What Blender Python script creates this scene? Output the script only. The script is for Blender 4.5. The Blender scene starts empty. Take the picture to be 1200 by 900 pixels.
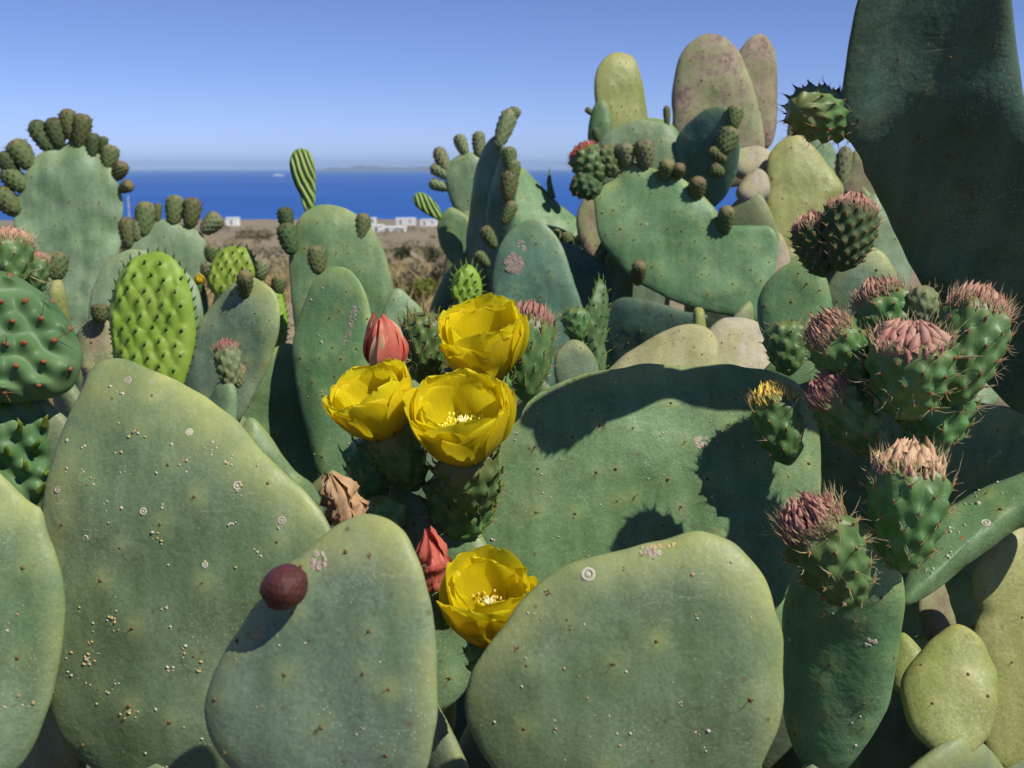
import bpy, bmesh, math, random
import numpy as np
from mathutils import Vector, Matrix, noise

random.seed(7)
rng = np.random.default_rng(7)
sc = bpy.context.scene
col = sc.collection

# ------------------------------------------------------------------ camera
EYE = 1.45
PITCH = math.radians(11.1)
FPX = 1287.0                      # focal length in pixels of a 1200 px wide picture
cam_d = bpy.data.cameras.new('camera')
cam = bpy.data.objects.new('camera', cam_d)
col.objects.link(cam)
cam.location = (0, 0, EYE)
cam.rotation_euler = (math.pi / 2 - PITCH, 0, 0)
cam_d.sensor_width = 36.0
cam_d.lens = 36.0 * FPX / 1200.0
cam_d.clip_start = 0.02
cam_d.clip_end = 200000.0
cam_d.dof.use_dof = True
cam_d.dof.focus_distance = 0.95
cam_d.dof.aperture_fstop = 14.0
sc.camera = cam

# ------------------------------------------------------------------ world and sun
LIGHT = Vector((-0.50, 0.40, -0.77)).normalized()      # the way the sunlight travels
world = bpy.data.worlds.new('World')
sc.world = world
world.use_nodes = True
wn = world.node_tree
for n in list(wn.nodes):
    wn.nodes.remove(n)
sky = wn.nodes.new('ShaderNodeTexSky')
sky.sky_type = 'NISHITA'
sky.sun_disc = False
sky.sun_elevation = math.asin(-LIGHT.z)
sky.sun_rotation = math.atan2(-LIGHT.x, -LIGHT.y)
sky.altitude = 0
sky.air_density = 0.5
sky.dust_density = 0.0
sky.ozone_density = 4.5
tint = wn.nodes.new('ShaderNodeMix')
tint.data_type = 'RGBA'
tint.blend_type = 'MULTIPLY'
tint.inputs[0].default_value = 1.0
tint.inputs[7].default_value = (0.92, 0.86, 1.06, 1)
bg = wn.nodes.new('ShaderNodeBackground')
bg.inputs['Strength'].default_value = 0.118
wo = wn.nodes.new('ShaderNodeOutputWorld')
wn.links.new(sky.outputs[0], tint.inputs[6])
wn.links.new(tint.outputs[2], bg.inputs['Color'])
wn.links.new(bg.outputs[0], wo.inputs['Surface'])

sun_d = bpy.data.lights.new('sun', 'SUN')
sun_d.energy = 5.0
sun_d.angle = math.radians(0.53)
sun_d.color = (1.0, 0.95, 0.87)
sun = bpy.data.objects.new('sun', sun_d)
sun.rotation_euler = LIGHT.to_track_quat('-Z', 'Y').to_euler()
sun.location = (3, -3, 8)
col.objects.link(sun)

sc.view_settings.view_transform = 'Standard'
sc.view_settings.look = 'None'
sc.view_settings.exposure = 0.0
sc.view_settings.gamma = 1.0
sc.render.engine = 'CYCLES'
sc.cycles.use_denoising = True
sc.cycles.max_bounces = 6
sc.cycles.diffuse_bounces = 3
sc.cycles.glossy_bounces = 2
sc.cycles.transmission_bounces = 4
sc.cycles.volume_bounces = 0

# ------------------------------------------------------------------ helpers
CAM = np.array([0, 0, EYE])
FW = np.array([0, math.cos(PITCH), -math.sin(PITCH)])
UP = np.array([0, math.sin(PITCH), math.cos(PITCH)])
RT = np.array([1.0, 0, 0])


def P(x, y, d):
    return CAM + FW * d + RT * ((x - 600) / FPX * d) + UP * ((450 - y) / FPX * d)


def ray(x, y):
    return FW + RT * ((x - 600) / FPX) + UP * ((450 - y) / FPX)


WM = {}          # world matrices of everything linked


def link(o, parent, W, label=None, kind=None):
    col.objects.link(o)
    if parent is not None:
        o.parent = parent
        o.matrix_parent_inverse = WM[parent.name].inverted()
    o.matrix_basis = W
    WM[o.name] = W.copy()
    if label:
        o['label'] = label
    if kind:
        o['kind'] = kind
    return o


def mesh_from(name, verts, faces, mat, smooth=True, attrs=None):
    me = bpy.data.meshes.new(name)
    me.from_pydata([tuple(v) for v in verts], [], [tuple(f) for f in faces])
    if smooth:
        me.polygons.foreach_set('use_smooth', np.ones(len(me.polygons), dtype=bool))
    if attrs:
        for k, a in attrs.items():
            at = me.attributes.new(k, 'FLOAT', 'POINT')
            at.data.foreach_set('value', np.asarray(a, dtype=np.float32))
    me.materials.append(mat)
    me.update()
    return me


class MB:
    """collects pieces into one mesh"""
    def __init__(s):
        s.v = []
        s.f = []

    def add(s, v, f):
        o = len(s.v)
        s.v.extend([tuple(x) for x in v])
        s.f.extend([tuple(i + o for i in q) for q in f])

    def blob(s, c, n, r, h, seg=6, squash=1.0, jit=0.0):
        """low dome on a surface: centre c, normal n, radius r, height h"""
        c = np.array(c); n = np.array(n) / np.linalg.norm(n)
        a = np.cross(n, [0.3, 0.5, 0.8]); a /= np.linalg.norm(a); b = np.cross(n, a)
        v = []
        for k, (rr, hh) in enumerate(((1.0, -0.15), (0.72, 0.62))):
            for i in range(seg):
                t = 2 * math.pi * i / seg
                j = 1 + jit * (random.random() - .5)
                v.append(c + n * h * hh + (a * math.cos(t) + b * math.sin(t) * squash) * r * rr * j)
        v.append(c + n * h)
        f = [(i, (i + 1) % seg, seg + (i + 1) % seg, seg + i) for i in range(seg)]
        f += [(seg + i, seg + (i + 1) % seg, 2 * seg) for i in range(seg)]
        s.add(v, f)

    def ring(s, c, n, r, w, h, seg=12):
        c = np.array(c); n = np.array(n) / np.linalg.norm(n)
        a = np.cross(n, [0.3, 0.5, 0.8]); a /= np.linalg.norm(a); b = np.cross(n, a)
        v = []
        for rr, hh in ((r + w, -.1 * h), (r, h), (r - w, -.05 * h)):
            for i in range(seg):
                t = 2 * math.pi * i / seg
                v.append(c + n * hh + (a * math.cos(t) + b * math.sin(t)) * rr)
        f = []
        for k in range(2):
            f += [(k * seg + i, k * seg + (i + 1) % seg, (k + 1) * seg + (i + 1) % seg, (k + 1) * seg + i) for i in range(seg)]
        s.add(v, f)

    def spike(s, a, b, r, seg=3, bow=0.0, tip=0.0):
        """tapered, slightly bowed thorn or blade"""
        a = np.array(a, float); b = np.array(b, float)
        d = b - a; L = np.linalg.norm(d)
        if L < 1e-9:
            return
        d /= L
        u = np.cross(d, [0.21, 0.35, 0.91]); u /= np.linalg.norm(u); w = np.cross(d, u)
        m = (a + b) / 2 + (u * math.cos(L * 999) + w * math.sin(L * 999)) * bow * L
        v = []
        for p, rr in ((a, r), (m, r * .7)):
            for i in range(seg):
                t = 2 * math.pi * i / seg
                v.append(p + (u * math.cos(t) + w * math.sin(t)) * rr)
        v.append(b)
        f = [(i, (i + 1) % seg, seg + (i + 1) % seg, seg + i) for i in range(seg)]
        f += [(seg + i, seg + (i + 1) % seg, 2 * seg) for i in range(seg)]
        s.add(v, f)

    def build(s, name, mat, parent=None, W=None, smooth=True, kind=None, label=None):
        me = mesh_from(name, s.v, s.f, mat, smooth)
        return link(bpy.data.objects.new(name, me), parent, W or Matrix.Identity(4), label, kind)


def thing(name, loc, label, cat, group=None):
    o = bpy.data.objects.new(name, None)
    o.empty_display_size = 0.1
    link(o, None, Matrix.Translation(Vector(loc)))
    o['label'] = label
    o['category'] = cat
    if group:
        o['group'] = group
    return o


# ------------------------------------------------------------------ materials
def srgb(r, g, b):
    f = lambda c: (c / 255 / 12.92) if c / 255 <= .04045 else ((c / 255 + .055) / 1.055) ** 2.4
    return (f(r), f(g), f(b), 1)


class NT:
    def __init__(s, name):
        s.m = bpy.data.materials.new(name)
        s.m.use_nodes = True
        s.t = s.m.node_tree
        s.b = s.t.nodes['Principled BSDF']
        s.out = s.t.nodes['Material Output']
        s.tc = s.t.nodes.new('ShaderNodeTexCoord')

    def n(s, typ, **kw):
        x = s.t.nodes.new(typ)
        for k, v in kw.items():
            setattr(x, k, v)
        return x

    def l(s, a, b):
        s.t.links.new(a, b)

    def noise(s, scale, detail=4, rough=.55, vec=None, dist=0.0):
        x = s.n('ShaderNodeTexNoise')
        x.inputs['Scale'].default_value = scale
        x.inputs['Detail'].default_value = detail
        x.inputs['Roughness'].default_value = rough
        x.inputs['Distortion'].default_value = dist
        s.l(vec or s.tc.outputs['Object'], x.inputs['Vector'])
        return x.outputs['Fac']

    def map(s, v, a, b, c=0.0, d=1.0):
        x = s.n('ShaderNodeMapRange')
        x.inputs[1].default_value = a; x.inputs[2].default_value = b
        x.inputs[3].default_value = c; x.inputs[4].default_value = d
        s.l(v, x.inputs[0])
        return x.outputs[0]

    def math(s, op, a, b=None):
        x = s.n('ShaderNodeMath', operation=op)
        for i, q in enumerate((a, b)):
            if q is None:
                continue
            if isinstance(q, (int, float)):
                x.inputs[i].default_value = q
            else:
                s.l(q, x.inputs[i])
        return x.outputs[0]

    def mix(s, fac, a, b, blend='MIX'):
        x = s.n('ShaderNodeMix', data_type='RGBA', blend_type=blend)
        for i, q in ((0, fac), (6, a), (7, b)):
            if isinstance(q, (int, float)):
                x.inputs[i].default_value = q
            elif isinstance(q, tuple):
                x.inputs[i].default_value = q
            else:
                s.l(q, x.inputs[i])
        return x.outputs[2]

    def attr(s, name):
        x = s.n('ShaderNodeAttribute', attribute_name=name)
        return x.outputs['Fac']

    def stretch(s, sx, sy, sz, rot=0.0):
        x = s.n('ShaderNodeMapping')
        x.inputs['Scale'].default_value = (sx, sy, sz)
        x.inputs['Rotation'].default_value = (0, 0, rot)
        s.l(s.tc.outputs['Object'], x.inputs['Vector'])
        return x.outputs[0]

    def bump(s, h, strength=.3, dist=.001, prev=None):
        x = s.n('ShaderNodeBump')
        x.inputs['Strength'].default_value = strength
        x.inputs['Distance'].default_value = dist
        s.l(h, x.inputs['Height'])
        if prev is not None:
            s.l(prev, x.inputs['Normal'])
        return x.outputs[0]

    def done(s, colour, rough=.5, spec=.35, normal=None):
        if isinstance(colour, tuple):
            s.b.inputs['Base Color'].default_value = colour
        else:
            s.l(colour, s.b.inputs['Base Color'])
        if isinstance(rough, float):
            s.b.inputs['Roughness'].default_value = rough
        else:
            s.l(rough, s.b.inputs['Roughness'])
        s.b.inputs['Specular IOR Level'].default_value = spec
        if normal is not None:
            s.l(normal, s.b.inputs['Normal'])
        return s.m


def mat_pad(name, green, bloom, yellow, corky=None, rimw=(.80, 1.02), rimamt=.8, speck=.5, scar=.0, rough=.5, streak=1.0):
    t = NT(name)
    rnd = t.n('ShaderNodeObjectInfo').outputs['Random']
    big = t.map(t.noise(9, 3, .6, dist=.4), .36, .64)
    c = t.mix(big, green, bloom)
    st = t.map(t.noise(10, 3, .6, vec=t.stretch(5, .9, 1, .25)), .35, .7)
    c = t.mix(t.math('MULTIPLY', st, .38 * streak), c, tuple(min(1, x * 1.5 + .015) for x in bloom[:3]) + (1,))
    dk = t.map(t.noise(26, 3, .7), .50, .70)
    c = t.mix(t.math('MULTIPLY', dk, .42), c, tuple(x * .55 for x in green[:3]) + (1,))
    fine = t.map(t.noise(420, 2, .7), .3, .7, .80, 1.18)
    cm = t.n('ShaderNodeCombineColor')
    for i in range(3):
        t.l(fine, cm.inputs[i])
    c = t.mix(1.0, c, cm.outputs[0], 'MULTIPLY')
    st2 = t.map(t.noise(5.5, 3, .7, dist=1.2), .55, .70)
    c = t.mix(t.math('MULTIPLY', st2, .40), c, (.19, .185, .075, 1))
    # yellowing of rim and round the areoles
    rim = t.map(t.attr('rim'), rimw[0], rimw[1])
    rn = t.map(t.noise(13, 3, .65), .32, .66, .0, 1.1)
    c = t.mix(t.math('MULTIPLY', t.math('MULTIPLY', rim, rn), rimamt), c, yellow)
    c = t.mix(t.math('MULTIPLY', t.attr('halo'), .34), c, yellow)
    # pale specks of dust and scale
    vo = t.n('ShaderNodeTexVoronoi', feature='F1')
    vo.inputs['Scale'].default_value = 340
    t.l(t.tc.outputs['Object'], vo.inputs['Vector'])
    gate = t.map(t.noise(14, 3, .6), .46, .62)
    sp = t.math('MULTIPLY', t.map(vo.outputs['Distance'], .22, .08), gate)
    c = t.mix(t.math('MULTIPLY', sp, speck), c, srgb(196, 200, 176))
    # pock marks and scratches
    vp = t.n('ShaderNodeTexVoronoi', feature='F1')
    vp.inputs['Scale'].default_value = 75
    t.l(t.tc.outputs['Object'], vp.inputs['Vector'])
    pk = t.math('MULTIPLY', t.map(vp.outputs['Distance'], .17, .08), t.map(t.noise(19, 3, .6), .54, .60))
    c = t.mix(t.math('MULTIPLY', pk, .75), c, (.12, .085, .045, 1))
    sc_ = t.map(t.noise(50, 3, .6, vec=t.stretch(1.0, 14, 1, .7), dist=.6), .665, .70)
    c = t.mix(t.math('MULTIPLY', t.math('MULTIPLY', sc_, gate), .38), c, srgb(178, 184, 150))
    if corky is not None:
        ck = t.map(t.noise(7, 5, .68, dist=.8), .50 - scar, .60 - scar * .6)
        ckc = t.mix(t.map(t.noise(80, 4, .7), .35, .65), corky, tuple(x * .45 for x in corky[:3]) + (1,))
        c = t.mix(ck, c, ckc)
    h = t.noise(300, 2, .6)
    b1 = t.bump(t.noise(46, 3, .65), .42, .0035)
    b2 = t.bump(h, .16, .0007, b1)
    hue = t.n('ShaderNodeHueSaturation')
    t.l(c, hue.inputs['Color'])
    t.l(t.map(rnd, 0, 1, .485, .512), hue.inputs['Hue'])
    t.l(t.map(rnd, 0, 1, .93, 1.08), hue.inputs['Value'])
    r = t.map(t.noise(30, 3), .3, .7, rough - .10, rough + .12)
    return t.done(hue.outputs[0], r, .32, b2)


def mat_simple(name, a, b, scale=60, rough=.7, spec=.25, bump=.3, bdist=.001, attr=None, attrc=None):
    t = NT(name)
    c = t.mix(t.map(t.noise(scale, 4, .65), .33, .67), a, b)
    if attr:
        c = t.mix(t.attr(attr), c, attrc)
    rnd = t.n('ShaderNodeObjectInfo').outputs['Random']
    hue = t.n('ShaderNodeHueSaturation')
    t.l(c, hue.inputs['Color'])
    t.l(t.map(rnd, 0, 1, .48, .52), hue.inputs['Hue'])
    t.l(t.map(rnd, 0, 1, .82, 1.15), hue.inputs['Value'])
    return t.done(hue.outputs[0], rough, spec, t.bump(t.noise(scale * 4, 3), bump, bdist))


def mat_leafy(name, a, b, transl=.35, rough=.45, scale=30):
    """thin leaf or petal: part of the light passes through"""
    t = NT(name)
    c = t.mix(t.map(t.noise(scale, 4, .6), .3, .7), a, b)
    t.done(c, rough, .25)
    tr = t.n('ShaderNodeBsdfTranslucent')
    t.l(c, tr.inputs['Color'])
    mx = t.n('ShaderNodeMixShader')
    mx.inputs[0].default_value = transl
    t.l(t.b.outputs[0], mx.inputs[1])
    t.l(tr.outputs[0], mx.inputs[2])
    t.l(mx.outputs[0], t.out.inputs['Surface'])
    return t.m


def mat_petal(name, base, deep, tip):
    t = NT(name)
    v = t.attr('along')
    c = t.mix(t.map(v, .0, .38), deep, base)
    c = t.mix(t.math('MULTIPLY', t.map(v, .72, 1.0), .6), c, tip)
    ve = t.map(t.noise(55, 4, .6, vec=t.stretch(4.5, .45, 1)), .42, .70)
    c = t.mix(t.math('MULTIPLY', ve, .30), c, tuple(x * .62 for x in base[:3]) + (1,))
    nb = t.bump(t.noise(90, 3, .6, vec=t.stretch(5, .5, 1)), .25, .0015)
    t.done(c, .42, .35, nb)
    tr = t.n('ShaderNodeBsdfTranslucent')
    t.l(c, tr.inputs['Color'])
    mx = t.n('ShaderNodeMixShader')
    mx.inputs[0].default_value = .58
    t.l(t.b.outputs[0], mx.inputs[1])
    t.l(tr.outputs[0], mx.inputs[2])
    t.l(mx.outputs[0], t.out.inputs['Surface'])
    return t.m


YEL = (.40, .40, .11, 1)
M = {}
M['pad'] = mat_pad('pad_green', (0.088, 0.176, 0.062, 1), (0.140, 0.237, 0.106, 1), YEL)
M['pad_near'] = mat_pad('pad_green_near', (0.094, 0.145, 0.058, 1), (0.141, 0.190, 0.100, 1), (.40, .42, .13, 1), rimw=(.62, 1.0), rimamt=.85, speck=.4)
M['pad_grey'] = mat_pad('pad_grey_green', (0.093, 0.148, 0.078, 1), (0.156, 0.208, 0.134, 1), YEL, rimw=(.58, .98), rimamt=.85)
M['pad_pale'] = mat_pad('pad_pale_green', (0.122, 0.204, 0.090, 1), (0.194, 0.274, 0.155, 1), (.36, .40, .15, 1), rimamt=.5)
M['pad_blue'] = mat_pad('pad_blue_green', (0.069, 0.147, 0.082, 1), (0.114, 0.207, 0.130, 1), (.28, .32, .10, 1), rimamt=.6)
M['pad_shaded'] = mat_pad('pad_green_shaded', (0.050, 0.106, 0.074, 1), (0.081, 0.144, 0.102, 1), (.14, .16, .05, 1), rimamt=.5)  # darker copy of the pad greens, with shade put into the colour
M['pad_yellow'] = mat_pad('pad_yellow_green', (0.196, 0.231, 0.052, 1), (0.270, 0.288, 0.095, 1), (.42, .36, .12, 1), speck=.9, corky=(.36, .27, .17, 1), scar=-.10)
M['pad_old'] = mat_pad('pad_old_corky', (0.191, 0.209, 0.087, 1), (0.270, 0.261, 0.135, 1), (.36, .30, .16, 1), speck=1.0, corky=(.34, .25, .18, 1), scar=.06, rough=.75)
M['pad_bleached'] = mat_pad('pad_bleached_yellow', (.26, .26, .10, 1), (.36, .34, .20, 1), (.40, .34, .12, 1), speck=1.0, corky=(.34, .30, .22, 1), scar=-.06, rough=.75)
M['pad_rock'] = mat_pad('pad_old_bleached', (0.313, 0.287, 0.139, 1), (0.378, 0.342, 0.234, 1), (.42, .34, .16, 1), speck=1.0, corky=(.46, .38, .33, 1), scar=.04, rough=.8)
M['young'] = mat_simple('young_pad_bright_green', (.165, .27, .022, 1), (.25, .35, .05, 1), 40, .5, .3, .2, attr='halo', attrc=(.06, .12, .015, 1))
M['young_dark'] = mat_simple('young_pad_green', (.055, .120, .036, 1), (.13, .20, .08, 1), 12, .5, .3, .2, attr='halo', attrc=(.05, .10, .03, 1))
M['young_stripe'] = mat_simple('young_pad_striped', (.20, .30, .05, 1), (.27, .36, .08, 1), 40, .5, .3, .2, attr='halo', attrc=(.035, .07, .015, 1))
M['bud'] = mat_simple('bud_olive', (.075, .108, .036, 1), (.14, .17, .06, 1), 70, .6, .25, .4, attr='tip', attrc=(.19, .155, .07, 1))
M['bud_dark'] = mat_simple('bud_dark_green', (.042, .082, .028, 1), (.085, .13, .048, 1), 70, .6, .25, .4, attr='tip', attrc=(.11, .10, .045, 1))
M['bud_pale'] = mat_simple('bud_pale_green', (.15, .19, .085, 1), (.22, .26, .12, 1), 70, .6, .25, .4, attr='tip', attrc=(.20, .19, .10, 1))
M['fruit'] = mat_simple('fruit_green', (.060, .135, .035, 1), (.125, .225, .070, 1), 5, .45, .35, .25, attr='tip', attrc=(.15, .17, .05, 1))
M['purple'] = mat_simple('fruit_purple', (.060, .016, .014, 1), (.11, .040, .022, 1), 60, .45, .35, .3, attr='tip', attrc=(.115, .030, .042, 1))
M['areole'] = mat_simple('areole_brown', (.10, .055, .025, 1), (.20, .13, .06, 1), 300, .85, .1)
M['areole_red'] = mat_simple('areole_rust', (.22, .075, .035, 1), (.33, .16, .06, 1), 300, .8, .1)
M['spine'] = mat_simple('spine_straw', (.42, .30, .16, 1), (.52, .42, .26, 1), 200, .5, .3)
M['speck_pale'] = mat_simple('scale_pale', (.42, .38, .27, 1), (.55, .50, .40, 1), 500, .75, .2)
M['speck_tan'] = mat_simple('scale_tan', (.36, .24, .11, 1), (.48, .36, .16, 1), 500, .75, .2)
M['scar'] = mat_simple('scar_cork', (.33, .24, .18, 1), (.50, .42, .33, 1), 160, .9, .1, .8, .003)
M['leaf'] = mat_leafy('tubercle_leaf', (.10, .17, .02, 1), (.20, .26, .03, 1), .3)
M['leaf_dark'] = mat_leafy('tubercle_leaf_dark', (.045, .075, .012, 1), (.09, .11, .02, 1), .2)
M['tepal'] = mat_simple('tepal_pink', (.34, .12, .095, 1), (.50, .31, .22, 1), 9, .6, .2)
M['tepal_pale'] = mat_simple('tepal_pale_pink', (.46, .20, .16, 1), (.52, .36, .22, 1), 5, .55, .25)
M['tepal_red'] = mat_leafy('tepal_red', (.62, .10, .09, 1), (.72, .28, .16, 1), .3)
M['tepal_tan'] = mat_leafy('tepal_dry', (.48, .27, .13, 1), (.60, .42, .24, 1), .2, .7, 120)
M['petal'] = mat_petal('petal_yellow', (.94, .82, .020, 1), (.74, .60, .03, 1), (.94, .80, .02, 1))
M['petal_out'] = mat_petal('petal_outer', (.90, .74, .020, 1), (.55, .34, .04, 1), (.90, .70, .03, 1))
M['stamen'] = mat_simple('stamen_yellow', (.80, .62, .06, 1), (.86, .74, .16, 1), 100, .6, .2)
M['stigma'] = mat_simple('stigma_cream', (.70, .68, .30, 1), (.75, .74, .42, 1), 100, .6, .2)
M['bark'] = mat_simple('trunk_bark', (.17, .13, .09, 1), (.27, .22, .15, 1), 25, .95, .1, .8, .006)

# ------------------------------------------------------------------ setting
PROF = [(-60, 0.0), (9, 0.0), (13, -.02), (50, -3.2), (200, -12.6), (600, -31.8), (1250, -56.0), (1330, -58.6), (1450, -62)]
SEA_Z = -58.4


def ground_z(x, y):
    d = y
    z = np.interp(d, [p[0] for p in PROF], [p[1] for p in PROF])
    a = min(max((d - 9) / 60, 0), 1)
    k = noise.noise(Vector((x * .02, y * .02, 0))) * 1.1 * a + noise.noise(Vector((x * .22, y * .22, 3))) * .10 * min(1, max(0, (d - 4) / 8))
    return float(z + k)


def build_ground():
    ys = list(np.concatenate([np.linspace(-14, 8, 14), np.geomspace(9, 1450, 90)]))
    us = np.linspace(-1, 1, 90)
    us = np.sign(us) * np.abs(us) ** 1.6
    v = []
    for y in ys:
        half = 26 + max(y, 0) * 2.2
        for u in us:
            x = u * half
            v.append((x, y, ground_z(x, y)))
    n = len(us)
    f = [(r * n + i, r * n + i + 1, (r + 1) * n + i + 1, (r + 1) * n + i) for r in range(len(ys) - 1) for i in range(n - 1)]
    t = NT('ground_dry_scrub')
    a = t.mix(t.map(t.noise(.35, 6, .65), .35, .65), (.36, .27, .17, 1), (.26, .215, .145, 1))
    b = t.mix(t.map(t.noise(.05, 5, .65), .46, .62), a, (.19, .175, .11, 1))
    c = t.mix(t.map(t.noise(2.2, 5, .7), .52, .66), b, (.075, .085, .035, 1))
    c = t.mix(t.map(t.noise(9, 5, .7), .55, .72), c, (.40, .33, .23, 1))
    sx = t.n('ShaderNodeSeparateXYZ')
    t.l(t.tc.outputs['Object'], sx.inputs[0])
    dark_litter = t.mix(t.map(t.noise(3, 5, .7), .35, .65), (.075, .060, .038, 1), (.12, .095, .06, 1))  # litter near the plants, darkened so less light bounces up under the pads
    c = t.mix(t.map(sx.outputs[1], 4, 9), dark_litter, c)
    nb = t.bump(t.noise(14, 6, .7), .7, .03)
    m = t.done(c, .95, .1, nb)
    me = mesh_from('ground', v, f, m)
    o = link(bpy.data.objects.new('ground', me), None, Matrix.Identity(4), kind='structure')
    o['label'] = 'dry brown scrubland sloping down to the sea'
    o['category'] = 'ground'


def ground_hit(x, y):
    r = ray(x, y)
    a, b = 1.0, None
    d = 2.0
    while d < 3000:
        p = CAM + r * d
        if p[2] < ground_z(p[0], p[1]):
            lo_, hi_ = d / 1.04, d
            for _ in range(20):
                m = (lo_ + hi_) / 2
                p = CAM + r * m
                if p[2] < ground_z(p[0], p[1]):
                    hi_ = m
                else:
                    lo_ = m
            return hi_
        d *= 1.04
    return 1200.0


def build_sea():
    ys = list(np.geomspace(1150, 60000, 40))
    v = []
    n = 41
    for y in ys:
        for u in np.linspace(-1, 1, n):
            v.append((u * (5000 + y * 1.5), y, SEA_Z))
    f = [(r * n + i, r * n + i + 1, (r + 1) * n + i + 1, (r + 1) * n + i) for r in range(len(ys) - 1) for i in range(n - 1)]
    t = NT('sea_water')
    c = t.mix(t.map(t.noise(.0009, 5, .6, vec=t.stretch(.4, 1.5, 1)), .35, .65), (.020, .095, .34, 1), (.030, .125, .42, 1))
    c = t.mix(t.map(t.noise(.02, 4, .6, vec=t.stretch(.3, 1.5, 1)), .45, .7, 0, .35), c, (.016, .075, .28, 1))
    m = t.done(c, .65, .06, t.bump(t.noise(.08, 6, .7), .6, 1.0))
    o = link(bpy.data.objects.new('sea', mesh_from('sea', v, f, m)), None, Matrix.Identity(4), kind='structure')
    o['label'] = 'deep blue sea reaching to the horizon'
    o['category'] = 'sea'


def build_island():
    t = NT('island_hills')
    m = t.done(t.mix(t.map(t.noise(.004, 5), .4, .6), (.14, .12, .08, 1), (.09, .10, .06, 1)), .95, .05)
    d = 26000
    v = []
    nx, ny = 80, 12
    for j in range(ny):
        for i in range(nx):
            u = i / (nx - 1); w = j / (ny - 1)
            x = (355 - 600 + u * 220) / FPX * d
            ridge = (math.sin(math.pi * u) ** .6) * (math.sin(math.pi * w) ** .7)
            h = ridge * (50 + 60 * noise.noise(Vector((u * 5, 2.2, 0))) + 60 * noise.noise(Vector((u * 14, w * 4, 5))))
            v.append((x, d + (w - .5) * 2600, SEA_Z - 4 + max(0, h) + ridge * 40))
    f = [(r * nx + i, r * nx + i + 1, (r + 1) * nx + i + 1, (r + 1) * nx + i) for r in range(ny - 1) for i in range(nx - 1)]
    o = link(bpy.data.objects.new('island', mesh_from('island', v, f, m)), None, Matrix.Identity(4), kind='structure')
    o['label'] = 'low faint island far out on the sea horizon'
    o['category'] = 'island'


build_ground()
build_sea()
build_island()

# ------------------------------------------------------------------ cactus parts
def catmull(pts, n):
    p = np.asarray(pts, float)
    m = len(p)
    seg = np.linalg.norm(np.roll(p, -1, 0) - p, axis=1)
    out = []
    # uniform catmull-rom sampled densely, then resampled by arc length
    for i in range(m):
        p0, p1, p2, p3 = p[(i - 1) % m], p[i], p[(i + 1) % m], p[(i + 2) % m]
        for k in range(12):
            t = k / 12
            out.append(.5 * ((2 * p1) + (-p0 + p2) * t + (2 * p0 - 5 * p1 + 4 * p2 - p3) * t * t + (-p0 + 3 * p1 - 3 * p2 + p3) * t ** 3))
    q = np.array(out)
    q2 = np.vstack([q, q[:1]])
    s = np.concatenate([[0], np.cumsum(np.linalg.norm(np.diff(q2, axis=0), axis=1))])
    tt = np.linspace(0, s[-1], n, endpoint=False)
    return np.stack([np.interp(tt, s, q2[:, 0]), np.interp(tt, s, q2[:, 1])], 1)


def vnoise(a, scale, seed):
    return np.array([noise.noise(Vector((p[0] * scale, p[1] * scale, seed))) for p in a])


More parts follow.
